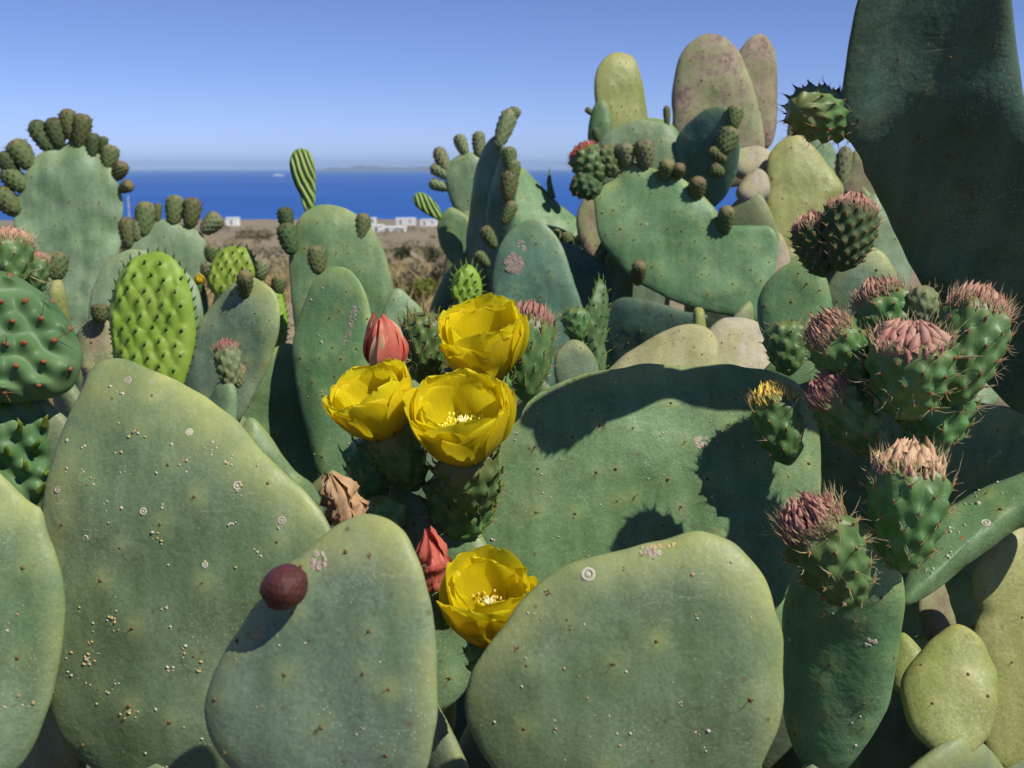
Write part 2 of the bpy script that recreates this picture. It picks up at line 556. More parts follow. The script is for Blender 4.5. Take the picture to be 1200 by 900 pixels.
class Pad:
    """a cactus pad: outline in its own plane, inflated on both sides"""
    def __init__(s, cactus, pts, d, yaw=0, pitch=10, th=.010, mat='pad', res=(84, 14), kind='mature', space=.034,
                 label=None, wave=.0034, bend=(0, 0), seed=None, scallop=.0012, glochid=True, name='pad', areoles=True, curl=None):
        s.c = cactus
        s.curl = curl
        seed = seed if seed is not None else random.random() * 100
        s.seed = seed
        yaw, pitch = math.radians(yaw), math.radians(pitch)
        n = np.array([math.sin(yaw) * math.cos(pitch), -math.cos(yaw) * math.cos(pitch), math.sin(pitch)])
        u = np.cross([0, 0, 1], n); u /= np.linalg.norm(u)
        v = np.cross(n, u)
        px = np.asarray(pts, float)
        lo, hi = px.min(0), px.max(0)
        ctr = P(*(lo + hi) / 2, d)
        q = []
        for x, y in px:
            r = ray(x, y)
            t = np.dot(ctr - CAM, n) / np.dot(r, n)
            w = CAM + r * t - ctr
            q.append((np.dot(w, u), np.dot(w, v)))
        s.n, s.u, s.v, s.o = n, u, v, ctr
        s.W = Matrix(((u[0], v[0], n[0], ctr[0]), (u[1], v[1], n[1], ctr[1]), (u[2], v[2], n[2], ctr[2]), (0, 0, 0, 1)))
        N, R = res
        out = catmull(q, N)
        area2 = np.sum(out[:, 0] * np.roll(out[:, 1], -1) - np.roll(out[:, 0], -1) * out[:, 1])
        if area2 < 0:
            out = out[::-1].copy()
        cen = out.mean(0)
        if scallop:
            k = vnoise(out, 55, seed) * scallop + vnoise(out, 18, seed + 9) * scallop
            dirv = out - cen
            out = out + dirv / np.linalg.norm(dirv, axis=1)[:, None] * k[:, None]
        s.out, s.cen, s.th, s.bend, s.wave = out, cen, th, bend, wave
        size = np.ptp(out, axis=0)
        # areole lattice
        pts_a = []
        sp = space
        gy = 0
        y0, y1 = out[:, 1].min(), out[:, 1].max()
        x0, x1 = out[:, 0].min(), out[:, 0].max()
        yy = y0 + sp * .3
        while yy < y1:
            xx = x0 + (sp * .5 if gy % 2 else 0) + sp * .2
            while xx < x1:
                j = .7 if kind == 'mature' else .42
                a = np.array([xx + (random.random() - .5) * sp * j, yy + (random.random() - .5) * sp * j])
                if s.inside(a) < .93 and (kind != 'mature' or random.random() < .72):
                    pts_a.append(a)
                xx += sp
            yy += sp * .86
            gy += 1
        s.areo = np.array(pts_a) if pts_a else np.zeros((0, 2))
        ss = 1 - (1 - np.arange(R + 1) / R) ** 1.9
        ss[0] = 0
        V = []; F = []; rim = []; halo = []
        flat = []
        sv = []
        for k in range(1, R + 1):
            flat.append(cen + (out - cen) * ss[k]); sv.append(np.full(N, ss[k]))
        flat = np.vstack([[cen]] + flat)
        sv = np.concatenate([[0]] + sv)
        s.kind = kind
        hz, hl = s.height(flat, sv)
        low = s.lowfreq(flat)
        top = np.column_stack([flat, low + hz])
        bot = np.column_stack([flat[:-N], (low - hz)[:-N]])
        V = np.vstack([top, bot])
        vv = flat[:, 1]
        sv = sv * np.clip(.72 + .42 * (vv - vv.min()) / max(1e-6, np.ptp(vv)) - .10, .5, 1.0)
        rim = np.concatenate([sv, sv[:-N]]); halo = np.concatenate([hl, hl[:-N]])
        nt = len(top)
        def idx(k, i, side):
            i %= N
            if k == 0:
                return 0 if side else nt
            if k == R or side:
                return 1 + (k - 1) * N + i
            return nt + 1 + (k - 1) * N + i
        for side in (1, 0):
            for i in range(N):
                tri = (idx(0, 0, side), idx(1, i, side), idx(1, i + 1, side))
                F.append(tri if side else tri[::-1])
                for k in range(1, R):
                    qd = (idx(k, i, side), idx(k + 1, i, side), idx(k + 1, i + 1, side), idx(k, i + 1, side))
                    F.append(qd if side else qd[::-1])
        me = mesh_from(name, V, F, M[mat], True, {'rim': rim, 'halo': halo})
        s.ob = link(bpy.data.objects.new(name, me), cactus, s.W, label)
        if areoles and kind == 'mature' and len(s.areo):
            mb = MB()
            for a in s.areo:
                c, nn = s.surf(a)
                r = random.uniform(.0012, .0021)
                mb.blob(c - nn * .0004, nn, r, r * .8, 6, random.uniform(.6, 1), .4)
                if glochid:
                    for _ in range(random.randint(0, 3)):
                        dv = nn + rng.normal(size=3) * .5
                        mb.spike(c, c + dv * random.uniform(.002, .005), .0003)
            mb.build('areoles', M['areole'], s.ob, s.W, kind='stuff')

    def inside(s, a):
        """0 at the centre, 1 on the outline"""
        d = a - s.cen
        r = np.linalg.norm(d)
        if r < 1e-9:
            return 0
        o = s.out - s.cen
        ang = np.arctan2(o[:, 1], o[:, 0]); t = math.atan2(d[1], d[0])
        diff = np.abs((ang - t + np.pi) % (2 * np.pi) - np.pi)
        i = np.argmin(diff)
        return r / np.linalg.norm(o[i])

    def lowfreq(s, p):
        z = vnoise(p, 7, s.seed) * s.wave * 2.2 + vnoise(p, 19, s.seed + 4) * s.wave
        z = z + vnoise(p * np.array([30.0, 7.0]), 1.0, s.seed + 7) * s.wave * .55
        if s.curl:
            k, u0, v0, v1 = s.curl
            g = np.clip((p[:, 1] - v0) / (v1 - v0), 0, 1)
            z = z + k * np.clip(u0 - p[:, 0], 0, None) ** 2 * g * g * (3 - 2 * g)
        return z + s.bend[0] * p[:, 0] ** 2 + s.bend[1] * p[:, 1] ** 2

    def height(s, p, sv):
        h = s.th * np.sqrt(np.clip(1 - sv ** 3.2, 0, 1))
        hl = np.zeros(len(p))
        edge = np.clip((1 - sv) * 6, 0, 1)
        if s.kind == 'mature':
            for a in s.areo:
                d2 = ((p - a) ** 2).sum(1)
                hl += np.exp(-d2 / (2 * .0055 ** 2)) * (.3 + .7 * ((a[0] * 977 + a[1] * 613) % 1))
                h = h + edge * .0011 * np.exp(-d2 / (2 * .007 ** 2))
        elif s.kind == 'young':
            g = np.zeros(len(p))
            for a in s.areo:
                dx = p[:, 0] - a[0]; dy = p[:, 1] - a[1]
                e = np.exp(-(dx ** 2 / (2 * .0042 ** 2) + np.where(dy > 0, dy ** 2 / (2 * .0042 ** 2), dy ** 2 / (2 * .009 ** 2))))
                g = np.maximum(g, e * (.65 + .5 * ((a[0] * 977 + a[1] * 613) % 1)))
                hl = np.maximum(hl, np.exp(-(dx ** 2 + (dy - .002) ** 2) / (2 * .0019 ** 2)))
            h = h + edge * g * .0042
        elif s.kind == 'fat':
            g = np.zeros(len(p))
            kn = np.zeros(len(p))
            ca, sa = math.cos(-.62), math.sin(-.62)
            for a in s.areo:
                dx = p[:, 0] - a[0]; dy = p[:, 1] - a[1]
                al = dx * ca + dy * sa; ac = -dx * sa + dy * ca
                e = np.exp(-(al ** 2 / (2 * .0105 ** 2) + ac ** 2 / (2 * .0052 ** 2)))
                g = g + e * (.8 + .4 * ((a[0] * 977 + a[1] * 613) % 1))
                hl = np.maximum(hl, .8 * np.exp(-(dx ** 2 + dy ** 2) / (2 * .0022 ** 2)))
                kn = np.maximum(kn, np.exp(-(al ** 2 + ac ** 2) / (2 * .0042 ** 2)))
            h = h + edge * (np.tanh(g * .9) * .0125 + kn * .0055)
        elif s.kind == 'stripe':
            ph = (p[:, 0] * .8 + p[:, 1] * .35 + .25 * p[:, 0] * p[:, 1] / .05)
            w = np.sin(ph * 2 * np.pi / .0085 + vnoise(p, 60, s.seed) * 1.2)
            h = h + edge * .0016 * w
            hl = np.clip(-w * 1.6 - .2, 0, 1) * np.clip(edge + .5, 0, 1)
        return h, np.clip(hl, 0, 1)

    def surf(s, a, side=1):
        a = np.asarray(a, float)
        def z(q):
            q = np.array([q]); sv = np.array([min(s.inside(q[0]), 1.0)])
            return s.lowfreq(q)[0] + side * s.height(q, sv)[0][0]
        e = .0006
        z0 = z(a); gx = (z(a + [e, 0]) - z0) / e; gy = (z(a + [0, e]) - z0) / e
        nn = np.array([-gx, -gy, 1.0]) * side
        return np.array([a[0], a[1], z0]), nn / np.linalg.norm(nn)

    def at_px(s, x, y):
        """pixel -> plane coordinates of this pad"""
        r = ray(x, y)
        t = np.dot(s.o + s.n * s.th - CAM, s.n) / np.dot(r, s.n)
        w = CAM + r * t - s.o
        return np.array([np.dot(w, s.u), np.dot(w, s.v)])

    def leaves(s, length=.006, mat='leaf_dark', r=.0012, up=.5):
        mb = MB()
        for a in s.areo:
            c, nn = s.surf(a)
            dv = nn * .8 + np.array([0, up, 0]) + rng.normal(size=3) * .12
            L = length * random.uniform(.7, 1.2)
            mb.spike(c - nn * .0006, c + dv * L, r * random.uniform(.8, 1.2), 5, .08)
        # rim leaves
        step = max(3, int(len(s.out) * .012 / (np.linalg.norm(np.diff(s.out, axis=0), axis=1).sum())))
        for i in range(0, len(s.out), step):
            o = s.out[i]; dr = o - s.cen; dr /= np.linalg.norm(dr)
            c = np.array([o[0], o[1], s.lowfreq(np.array([o]))[0]])
            mb.spike(c - np.append(dr, 0) * .001, c + np.append(dr, 0) * length + rng.normal(size=3) * .0008 + np.array([0, length * .5, 0]), r, 5, .08)
        mb.build('leaflets', M[mat], s.ob, s.W, kind='stuff')

    def specks(s, n, mats=('speck_pale', 'speck_tan'), size=(.0006, .0018), spread=.94, clump=.3):
        mbs = [MB() for _ in mats]
        x0, y0 = s.out.min(0); x1, y1 = s.out.max(0)
        last = None
        k = 0
        while k < n:
            if last is not None and random.random() < clump:
                a = last + rng.normal(size=2) * .003
            else:
                a = np.array([random.uniform(x0, x1), random.uniform(y0, y1)])
            if s.inside(a) > spread:
                continue
            last = a
            c, nn = s.surf(a)
            r = random.uniform(*size) * (1.5 if random.random() < .08 else 1)
            mbs[random.randrange(len(mats))].blob(c - nn * .0002, nn, r, r * random.uniform(.6, 1.2), 6, random.uniform(.5, 1), .5)
            k += 1
        for mb, mt in zip(mbs, mats):
            if mb.v:
                mb.build('scale_insects', M[mt], s.ob, s.W, kind='stuff')

    def ring_scar(s, x, y, r=.003):
        c, nn = s.surf(s.at_px(x, y))
        mb = MB()
        mb.ring(c, nn, r, r * .32, r * .35)
        mb.blob(c, nn, r * .55, r * .2, 8)
        mb.build('ring_scar', M['speck_pale'], s.ob, s.W)

    def scar(s, x, y, rx, ry, rot=0.0, mat='scar', n=34):
        """raised corky patch made of small plates, rx and ry in pixels"""
        c0 = s.at_px(x, y)
        k = np.dot(s.o - CAM, FW) / FPX
        mb = MB()
        for _ in range(n):
            t = random.uniform(0, 2 * math.pi); q = math.sqrt(random.random())
            ax, ay = math.cos(t) * q * rx * k, math.sin(t) * q * ry * k
            a = c0 + np.array([ax * math.cos(rot) - ay * math.sin(rot), ax * math.sin(rot) + ay * math.cos(rot)])
            if s.inside(a) > .985:
                continue
            c, nn = s.surf(a)
            mb.blob(c, nn, min(rx, ry) * k * random.uniform(.32, .62), .0004, 7, random.uniform(.5, 1), .6)
        if mb.v:
            mb.build('scar', M[mat], s.ob, s.W)


# ---- fruits and buds: unit meshes, height 1 along z and greatest radius .5
def fruit_mesh(name, seed, mat, ntub=40, bump=.05, res=(30, 20), flat=.0, taper=.55, sig=.10, foot=.62, hairs=None, span=.92, ball=False):
    r0 = random.Random(seed)
    N, R = res
    ga = 2.39996
    tub = []
    for i in range(ntub):
        t = (i + .5) / ntub * span
        tub.append((t, i * ga))
    V = []; tip = []; hal = []
    rad = []
    for k in range(R + 1):
        t = k / R
        # egg profile: narrow foot, broad shoulder, (flattened) crown
        a = min(1.0, t / .72)
        r = .5 * math.sin(a * math.pi / 2) ** foot if t < .72 else .5 * math.sqrt(max(0, 1 - ((t - .72) / .28) ** 2 * (1 - flat)))
        if ball:
            r = .5 * math.sqrt(max(0, 1 - (2 * t - 1) ** 2))
        rad.append(max(r, .05 if t < .5 else 0.02))
    for k in range(R + 1):
        t = k / R
        for i in range(N):
            th = 2 * math.pi * i / N
            g = 0
            for (tt, ph) in tub:
                dt = (t - tt)
                if abs(dt) > .25:
                    continue
                da = (th - ph + math.pi) % (2 * math.pi) - math.pi
                dx = da * rad[k]
                e = math.exp(-(dx * dx + (dt * dt) * (.6 if dt < 0 else 1.8)) / (2 * sig * sig))
                g = max(g, e)
            r = rad[k] * (1 + (.14 if ball else .05) * noise.noise(Vector((math.cos(th) * 1.3, math.sin(th) * 1.3, t * 2.5 + seed)))) + bump * (g - .35) * (1 if t > .06 else 0)
            V.append((r * math.cos(th), r * math.sin(th), t - flat * .06 * (1 - r / .5) * (k > R * .8)))
            tip.append(max(0, (t - .78) / .22) ** .8); hal.append(g)
    V.append((0, 0, 1 - flat * .05)); tip.append(1); hal.append(0)
    V.append((0, 0, -.01)); tip.append(0); hal.append(0)
    F = [(k * N + i, k * N + (i + 1) % N, (k + 1) * N + (i + 1) % N, (k + 1) * N + i) for k in range(R) for i in range(N)]
    top = len(V) - 2
    F += [(R * N + i, R * N + (i + 1) % N, top) for i in range(N)]
    F += [((i + 1) % N, i, top + 1) for i in range(N)]
    nb = len(F)
    if hairs:
        mb = MB()
        for t, ph in tub:
            if t < .08:
                continue
            r = rad[min(R, int(t * R))] + bump * .6
            c = np.array([r * math.cos(ph), r * math.sin(ph), t])
            for q in range(2):
                n = np.array([math.cos(ph), math.sin(ph), .5]) + np.array([r0.gauss(0, .3), r0.gauss(0, .3), r0.gauss(0, .3)])
                mb.spike(c - n * .03, c + n * r0.uniform(.03, .075), .022, 4, .05)
        o = len(V)
        V = V + mb.v; F = F + [tuple(i + o for i in q) for q in mb.f]
        tip += [0.0] * len(mb.v); hal += [1.0] * len(mb.v)
    me = mesh_from(name, V, F, mat, True, {'tip': tip, 'halo': hal})
    if hairs:
        me.materials.append(M[hairs])
        mi = np.zeros(len(me.polygons), dtype=np.int32); mi[nb:] = 1
        me.polygons.foreach_set('material_index', mi)
    return me, tub, rad, R


FM = {}
for mk in ('bud', 'bud_dark', 'bud_pale'):
    FM[mk] = [fruit_mesh('bud', 11 + i, M[mk], 64, .07, (40, 30), .3, sig=.055, foot=.40, hairs='areole')[0] for i in range(4)]


def depth_on(pad, x, y):
    r = ray(x, y)
    return float(np.dot(pad.o - CAM, pad.n) / np.dot(r, pad.n))


def ends(bx, by, tx, ty, d, dt):
    if isinstance(d, Pad):
        d0 = depth_on(d, bx, by); d1 = depth_on(d, tx, ty)
        if abs(d1 - d0) > .05:
            d1 = d0 + math.copysign(.05, d1 - d0)
    else:
        d0 = d1 = d
    return P(bx, by, d0), P(tx, ty, d1 + dt), d0


def frame(axis, roll=0.0):
    z = Vector(axis).normalized()
    x = z.orthogonal().normalized()
    x = (Matrix.Rotation(roll, 3, z) @ x)
    y = z.cross(x)
    return Matrix((x, y, z)).transposed().to_4x4()


def bud(cactus, bx, by, tx, ty, d, w, mat='bud', dt=0.0, name='bud', label=None):
    a, b, d = ends(bx, by, tx, ty, d, dt)
    ax = Vector(b - a)
    L = ax.length
    wd = w / FPX * d
    me = random.choice(FM[mat])
    W = Matrix.Translation(Vector(a) - ax * .06) @ frame(ax, random.random() * 6) @ Matrix.Diagonal((wd, wd * random.uniform(.85, 1.0), L * 1.06, 1))
    return link(bpy.data.objects.new(name, me), cactus, W, label)


BIG = {}


def big_parts(seed, mat='fruit', ntub=30, crown='tepal', spines=1.0, bump=.085, flat=None, leafy=False):
    """fruit body, areoles, spines, crown of tepals as shared unit meshes"""
    key = (seed, mat, crown, spines, ntub)
    if key in BIG:
        return BIG[key]
    flat = flat if flat is not None else (.55 if crown else .08)
    r0 = random.Random(seed)
    body, tub, rad, R = fruit_mesh('fruit', seed, M[mat], ntub, bump, (72, 50), flat, sig=.07 * (40 / max(40, ntub)) ** .5, foot=.5, span=.92 if crown else .985)
    ar = MB(); spn = MB(); cr = MB(); lf = MB()
    def sp(t, ph, out=.0):
        k = min(R, max(0, int(t * R)))
        r = rad[k] + bump * .62 + out
        return np.array([r * math.cos(ph), r * math.sin(ph), t])
    for t, ph in tub:
        if t < .10:
            continue
        c = sp(t, ph); n = np.array([math.cos(ph), math.sin(ph), .25 + .5 * (t > .75)])
        ar.spike(c - n * .035, c + n * r0.uniform(.025, .055), .030, 6, .02)
        for q in range(int(r0.randint(2, 5) * spines)):
            dv = n + np.array([r0.gauss(0, .45), r0.gauss(0, .45), r0.gauss(.15, .4)])
            dv /= np.linalg.norm(dv)
            L = r0.uniform(.05, .20) * (2.0 if r0.random() < .2 else 1)
            spn.spike(c, c + dv * L, .0050, 3, .1)
        if leafy:
            dv = n * .6 + np.array([0, 0, .8])
            lf.spike(c, c + dv * r0.uniform(.10, .17), .022, 5, .15)
    # crown
    if crown:
        dome = ((.44, 30, .25, .91, .10, .016), (.40, 20, .0, .92, .13, .042), (.34, 13, -.75, .95, .20, .085), (.25, 10, -.95, .99, .20, .09), (.14, 7, -.9, 1.04, .16, .085), (.04, 3, -.3, 1.08, .08, .05))
        for ringr, cnt, lean, z0, L, wd in dome if crown == 'tepal_pale' else ((.45, 40, .30, .91, .10, .013), (.40, 44, .10, .93, .13, .014), (.36, 30, -.25, .95, .15, .020), (.31, 20, -.55, .97, .16, .045), (.25, 15, -.7, 1.0, .17, .055), (.16, 10, -.8, 1.04, .15, .055), (.06, 5, -.4, 1.07, .10, .05)):
            for i in range(cnt):
                ph = 2 * math.pi * (i + r0.random() * .7) / cnt
                rr = ringr * r0.uniform(.9, 1.08)
                c = np.array([rr * math.cos(ph), rr * math.sin(ph), z0])
                dv = np.array([lean * math.cos(ph), lean * math.sin(ph), 1.0]) + np.array([r0.gauss(0, .22), r0.gauss(0, .22), 0])
                dv /= np.linalg.norm(dv)
                cr.spike(c - dv * .05, c + dv * L * r0.uniform(.7, 1.25), wd * r0.uniform(.8, 1.2), 5, .14)
        for i in range(int(110 * spines)):
            ph = r0.uniform(0, 6.28); rr = r0.uniform(.30, .48)
            c = np.array([rr * math.cos(ph), rr * math.sin(ph), .93])
            dv = np.array([.55 * math.cos(ph), .55 * math.sin(ph), 1.0]) + np.array([r0.gauss(0, .32), r0.gauss(0, .32), 0])
            spn.spike(c, c + dv / np.linalg.norm(dv) * r0.uniform(.08, .26), .0055, 3, .1)
    out = {'body': body}
    mk = lambda nm, mb, mt: mesh_from(nm, mb.v, mb.f, mt) if mb.v else None
    out['areoles'] = mk('areoles', ar, M['areole_red'])
    out['spines'] = mk('spines', spn, M['spine'])
    out['tepals'] = mk('tepals', cr, M[crown]) if crown else None
    out['leaflets'] = mk('leaflets', lf, M['leaf'])
    BIG[key] = out
    return out


def big_fruit(cactus, bx, by, tx, ty, d, w, dt=0.0, seed=1, label=None, **kw):
    parts = big_parts(seed, **kw)
    a, b, d = ends(bx, by, tx, ty, d, dt)
    ax = Vector(b - a)
    wd = w / FPX * d
    W = Matrix.Translation(Vector(a)) @ frame(ax, seed * 1.7 + bx) @ Matrix.Diagonal((wd, wd, ax.length, 1))
    o = link(bpy.data.objects.new('fruit', parts['body']), cactus, W, label)
    for k in ('areoles', 'spines', 'tepals', 'leaflets'):
        if parts[k]:
            link(bpy.data.objects.new(k, parts[k]), o, W, kind='stuff')
    return o


# ---- flowers
def petal_mesh(seed, L, wmax, mat, open_=.5, curl=.10, name='petal'):
    """petal growing from the origin: y across is x, height z, outward is +y"""
    r0 = random.Random(seed)
    nu, nv = 13, 20
    V = []; al = []
    ph = r0.uniform(0, 9)
    for j in range(nv + 1):
        v = math.sin(j / nv * math.pi / 2) ** .9
        half = wmax * (.24 + .76 * math.sin(min(1, v / .66) * math.pi / 2) ** 1.2) if v < .66 else wmax * math.sqrt(max(0, 1 - ((v - .66) / .345) ** 2.6))
        half *= .5
        half = max(half, .0004)
        # cup shaped side view: leaves outward, then turns up and slightly in
        a = open_ * (1 - v * 1.0) + .10
        for i in range(nu):
            u = i / (nu - 1) * 2 - 1
            x = u * half
            out = L * (open_ * (1.50 * v - .86 * v * v)) + curl * L * max(0, v - .72) ** 2 * 2.2
            up = L * v * (1 - .10 * open_ * v)
            cup = -(u * half) ** 2 * 15.0          # wraps round the axis
            rip = .0009 * math.sin(u * 3 + ph + v * 3) * v + .0012 * math.sin(v * 6 + ph * 2 + u * 2) * v * abs(u)
            notch = .0010 * math.sin(u * 7 + ph) * max(0, v - .85) / .15
            V.append((x, out + cup + rip, up + notch))
            al.append(v)
    F = [(j * nu + i, j * nu + i + 1, (j + 1) * nu + i + 1, (j + 1) * nu + i) for j in range(nv) for i in range(nu - 1)]
    return mesh_from(name, V, F, mat, True, {'along': al})


PET = {}


def flower(cactus, bx, by, axis, d, size, seed, ovary=(.036, .05), label=None, open_=.62, counts=(8, 8, 7), ov_label=None):
    """bx,by: pixel where petals meet the ovary; axis: world direction of the cup; size: cup height in metres"""
    r0 = random.Random(seed)
    base = Vector(P(bx, by, d))
    ax = Vector(axis).normalized()
    parts = big_parts(60 + seed % 3, crown=None, ntub=46, spines=.6, bump=.085, flat=.6, leafy=True)
    Wo = Matrix.Translation(base - ax * ovary[1] * .93) @ frame(ax, seed) @ Matrix.Diagonal((ovary[0], ovary[0], ovary[1], 1))
    o = link(bpy.data.objects.new('flower', parts['body']), cactus, Wo, label)
    for k in ('areoles', 'spines', 'leaflets'):
        if parts[k]:
            link(bpy.data.objects.new(k, parts[k]), o, Wo, kind='stuff')
    F0 = Matrix.Translation(base) @ frame(ax, seed * .7)
    for ring, (cnt, rad, L, wm, op, mat) in enumerate((
            (counts[0], .0135, size * .84, size * .70, open_ * 1.06, 'petal_out'),
            (counts[1], .0105, size * 1.0, size * .86, open_ * .96, 'petal'),
            (counts[2], .0075, size * .96, size * .84, open_ * .82, 'petal'))):
        for i in range(cnt):
            key = (ring, r0.randrange(4), round(size, 3), round(open_, 2))
            if key not in PET:
                PET[key] = petal_mesh(hash(key) % 9999, L, wm, M[mat], op)
            t = 2 * math.pi * (i + ring * .5 + r0.uniform(-.12, .12)) / cnt
            W = F0 @ Matrix.Rotation(t, 4, 'Z') @ Matrix.Translation((0, rad, -.002 * ring)) @ Matrix.Rotation(r0.uniform(-.09, .07), 4, 'X') @ Matrix.Rotation(r0.uniform(-.08, .08), 4, 'Y') @ Matrix.Scale(r0.uniform(.92, 1.06), 4)
            link(bpy.data.objects.new('petal', PET[key]), o, W)
    st = MB()
    for i in range(170):
        ph = r0.uniform(0, 6.283); q = math.sqrt(r0.random())
        a = np.array([math.cos(ph) * q * .010, math.sin(ph) * q * .010, -.003])
        b = np.array([math.cos(ph) * q * .021, math.sin(ph) * q * .021, size * r0.uniform(.30, .46)])
        st.spike(a, b, .0004, 3, .05)
        st.blob(b, (b - a), .0011, .0018, 5)
    st.build('stamens', M['stamen'], o, F0, kind='stuff')
    sg = MB()
    sg.spike((0, 0, -.003), (0, 0, size * .56), .0022, 6)
    for i in range(7):
        t = 2 * math.pi * i / 7
        sg.spike((0, 0, size * .50), (math.cos(t) * .0045, math.sin(t) * .0045, size * .60), .0016, 5)
    sg.build('stigma', M['stigma'], o, F0)
    return o


def closed_flower(cactus, bx, by, axis, d, size, seed, mat='tepal_red', mat2='tepal_tan', ovary=(.032, .04), width=.5, label=None, ragged=.0):
    """withered flower twisted shut: overlapping petals that meet above"""
    r0 = random.Random(seed)
    base = Vector(P(bx, by, d)); ax = Vector(axis).normalized()
    parts = big_parts(60 + seed % 3, crown=None, ntub=46, spines=.6, bump=.085, flat=.6, leafy=True)
    Wo = Matrix.Translation(base - ax * ovary[1] * .93) @ frame(ax, seed) @ Matrix.Diagonal((ovary[0], ovary[0], ovary[1], 1))
    o = link(bpy.data.objects.new('withered_flower', parts['body']), cactus, Wo, label)
    for k in ('areoles', 'spines'):
        link(bpy.data.objects.new(k, parts[k]), o, Wo, kind='stuff')
    F0 = Matrix.Translation(base) @ frame(ax, seed)
    nu, nv = 7, 12
    for i in range(11):
        V = []
        t0 = 2 * math.pi * i / 11 * 1.9 + r0.uniform(-.2, .2)
        L = size * r0.uniform(.78, 1.05); wd = r0.uniform(.55, .8)
        tw = r0.uniform(.1, .7); rr0 = size * width * r0.uniform(.42, .54)
        off = r0.uniform(0, 9)
        for j in range(nv + 1):
            v = j / nv
            r = rr0 * (math.sin(math.pi * (v * .78 + .20)) ** .7) + .0015 * math.sin(v * 7 + off) + ragged * size * .10 * math.sin(v * 13 + off * 3)
            for k in range(nu):
                u = k / (nu - 1) * 2 - 1
                th = t0 + u * wd * (1 - .15 * v * v) + tw * v
                r2 = r * (1 + .07 * math.sin(u * 6 + off) + .09 * r0.uniform(-1, 1) * ragged * 4)
                V.append((r2 * math.cos(th), r2 * math.sin(th), L * v + .002 * math.sin(u * 4 + off) * v))
        F = [(j * nu + k, j * nu + k + 1, (j + 1) * nu + k + 1, (j + 1) * nu + k) for j in range(nv) for k in range(nu - 1)]
        me = mesh_from('petal', V, F, M[mat2 if i % 4 == 3 else mat])
        link(bpy.data.objects.new('petal', me), o, F0)
    return o


# ---- supporting pads down to the soil (shaded lower storeys of each plant)
def unit_pad():
    pts = []
    for i in range(40):
        t = 2 * math.pi * i / 40
        y = .5 - .5 * math.cos(t)
        w = .5 * math.sin(math.pi * y ** 1.25) ** .7 if 0 < y < 1 else 0
        pts.append((math.copysign(max(w, .08 if y < .02 else .0), math.sin(t)), y))
    out = catmull(pts, 40)
    cen = np.array([0, .55])
    V = []; rim = []
    R = 7
    V.append((0, .55, 1)); rim.append(0)
    for k in range(1, R + 1):
        s = 1 - (1 - k / R) ** 1.8
        for p in out:
            q = cen + (p - cen) * s
            V.append((q[0], q[1], math.sqrt(max(0, 1 - s ** 3.2)))); rim.append(s)
    n0 = len(V)
    V.append((0, .55, -1)); rim.append(0)
    for k in range(1, R):
        s = 1 - (1 - k / R) ** 1.8
        for p in out:
            q = cen + (p - cen) * s
            V.append((q[0], q[1], -math.sqrt(max(0, 1 - s ** 3.2)))); rim.append(s)
    N = 40
    def idx(k, i, side):
        i %= N
        if k == 0:
            return 0 if side else n0
        if side or k == R:
            return 1 + (k - 1) * N + i
        return n0 + 1 + (k - 1) * N + i
    F = []
    for side in (1, 0):
        for i in range(N):
            f = (idx(0, 0, side), idx(1, i + 1, side), idx(1, i, side))
            F.append(f[::-1] if not side else f)
            for k in range(1, R):
                f = (idx(k, i + 1, side), idx(k + 1, i + 1, side), idx(k + 1, i, side), idx(k, i, side))
                F.append(f[::-1] if not side else f)
    return V, F, rim


UV, UF, UR = unit_pad()


def support(cactus, top, ground=None, w=.20, mat='pad_grey', seg=.34):
    """chain of older pads from the soil up to the point `top` (world)"""
    top = Vector(top)
    if ground is None:
        ground = Vector((top.x + random.uniform(-.05, .05), top.y + random.uniform(.04, .16), -.05))
    L = (top - ground).length
    n = max(1, round(L / seg))
    p = ground
    for i in range(n):
        q = ground.lerp(top, (i + 1) / n)
        if i < n - 1:
            q = q + Vector((random.uniform(-.05, .05), random.uniform(0, .06), 0))
        y = (q - p); ln = y.length; y.normalize()
        a = random.uniform(-.8, .8)
        zz = Vector((math.sin(a), -math.cos(a), .1)); x = y.cross(zz).normalized(); zz = x.cross(y)
        R_ = Matrix((x, y, zz)).transposed().to_4x4()
        W = Matrix.Translation(p - y * ln * .05) @ R_
        V = np.array(UV) * np.array([w * random.uniform(.85, 1.1), ln * 1.10, .014 + .012 * (n - i) / n])
        V[:, 2] += vnoise(V, 9, random.random() * 50) * .008
        me = mesh_from('pad', V, UF, M[mat], True, {'rim': np.array(UR) * .85, 'halo': np.zeros(len(UV))})
        link(bpy.data.objects.new('pad', me), cactus, W)
        p = q


def low(pad, inset=.03):
    """world point near the foot of a pad"""
    i = np.argmin(pad.out[:, 1])
    q = pad.out[i] + (pad.cen - pad.out[i]) * .12
    w = pad.W @ Vector((q[0], q[1], pad.lowfreq(np.array([q]))[0]))
    return w


GRP = 'prickly pear cacti crowding the slope'


def cactus(label, x, y, d):
    p = P(x, y, d)
    return thing('prickly_pear', (p[0], p[1], 0), label, 'cactus', GRP)

# ================================================================== the plants
NEAR = dict(res=(190, 44))
MID = dict(res=(110, 20))

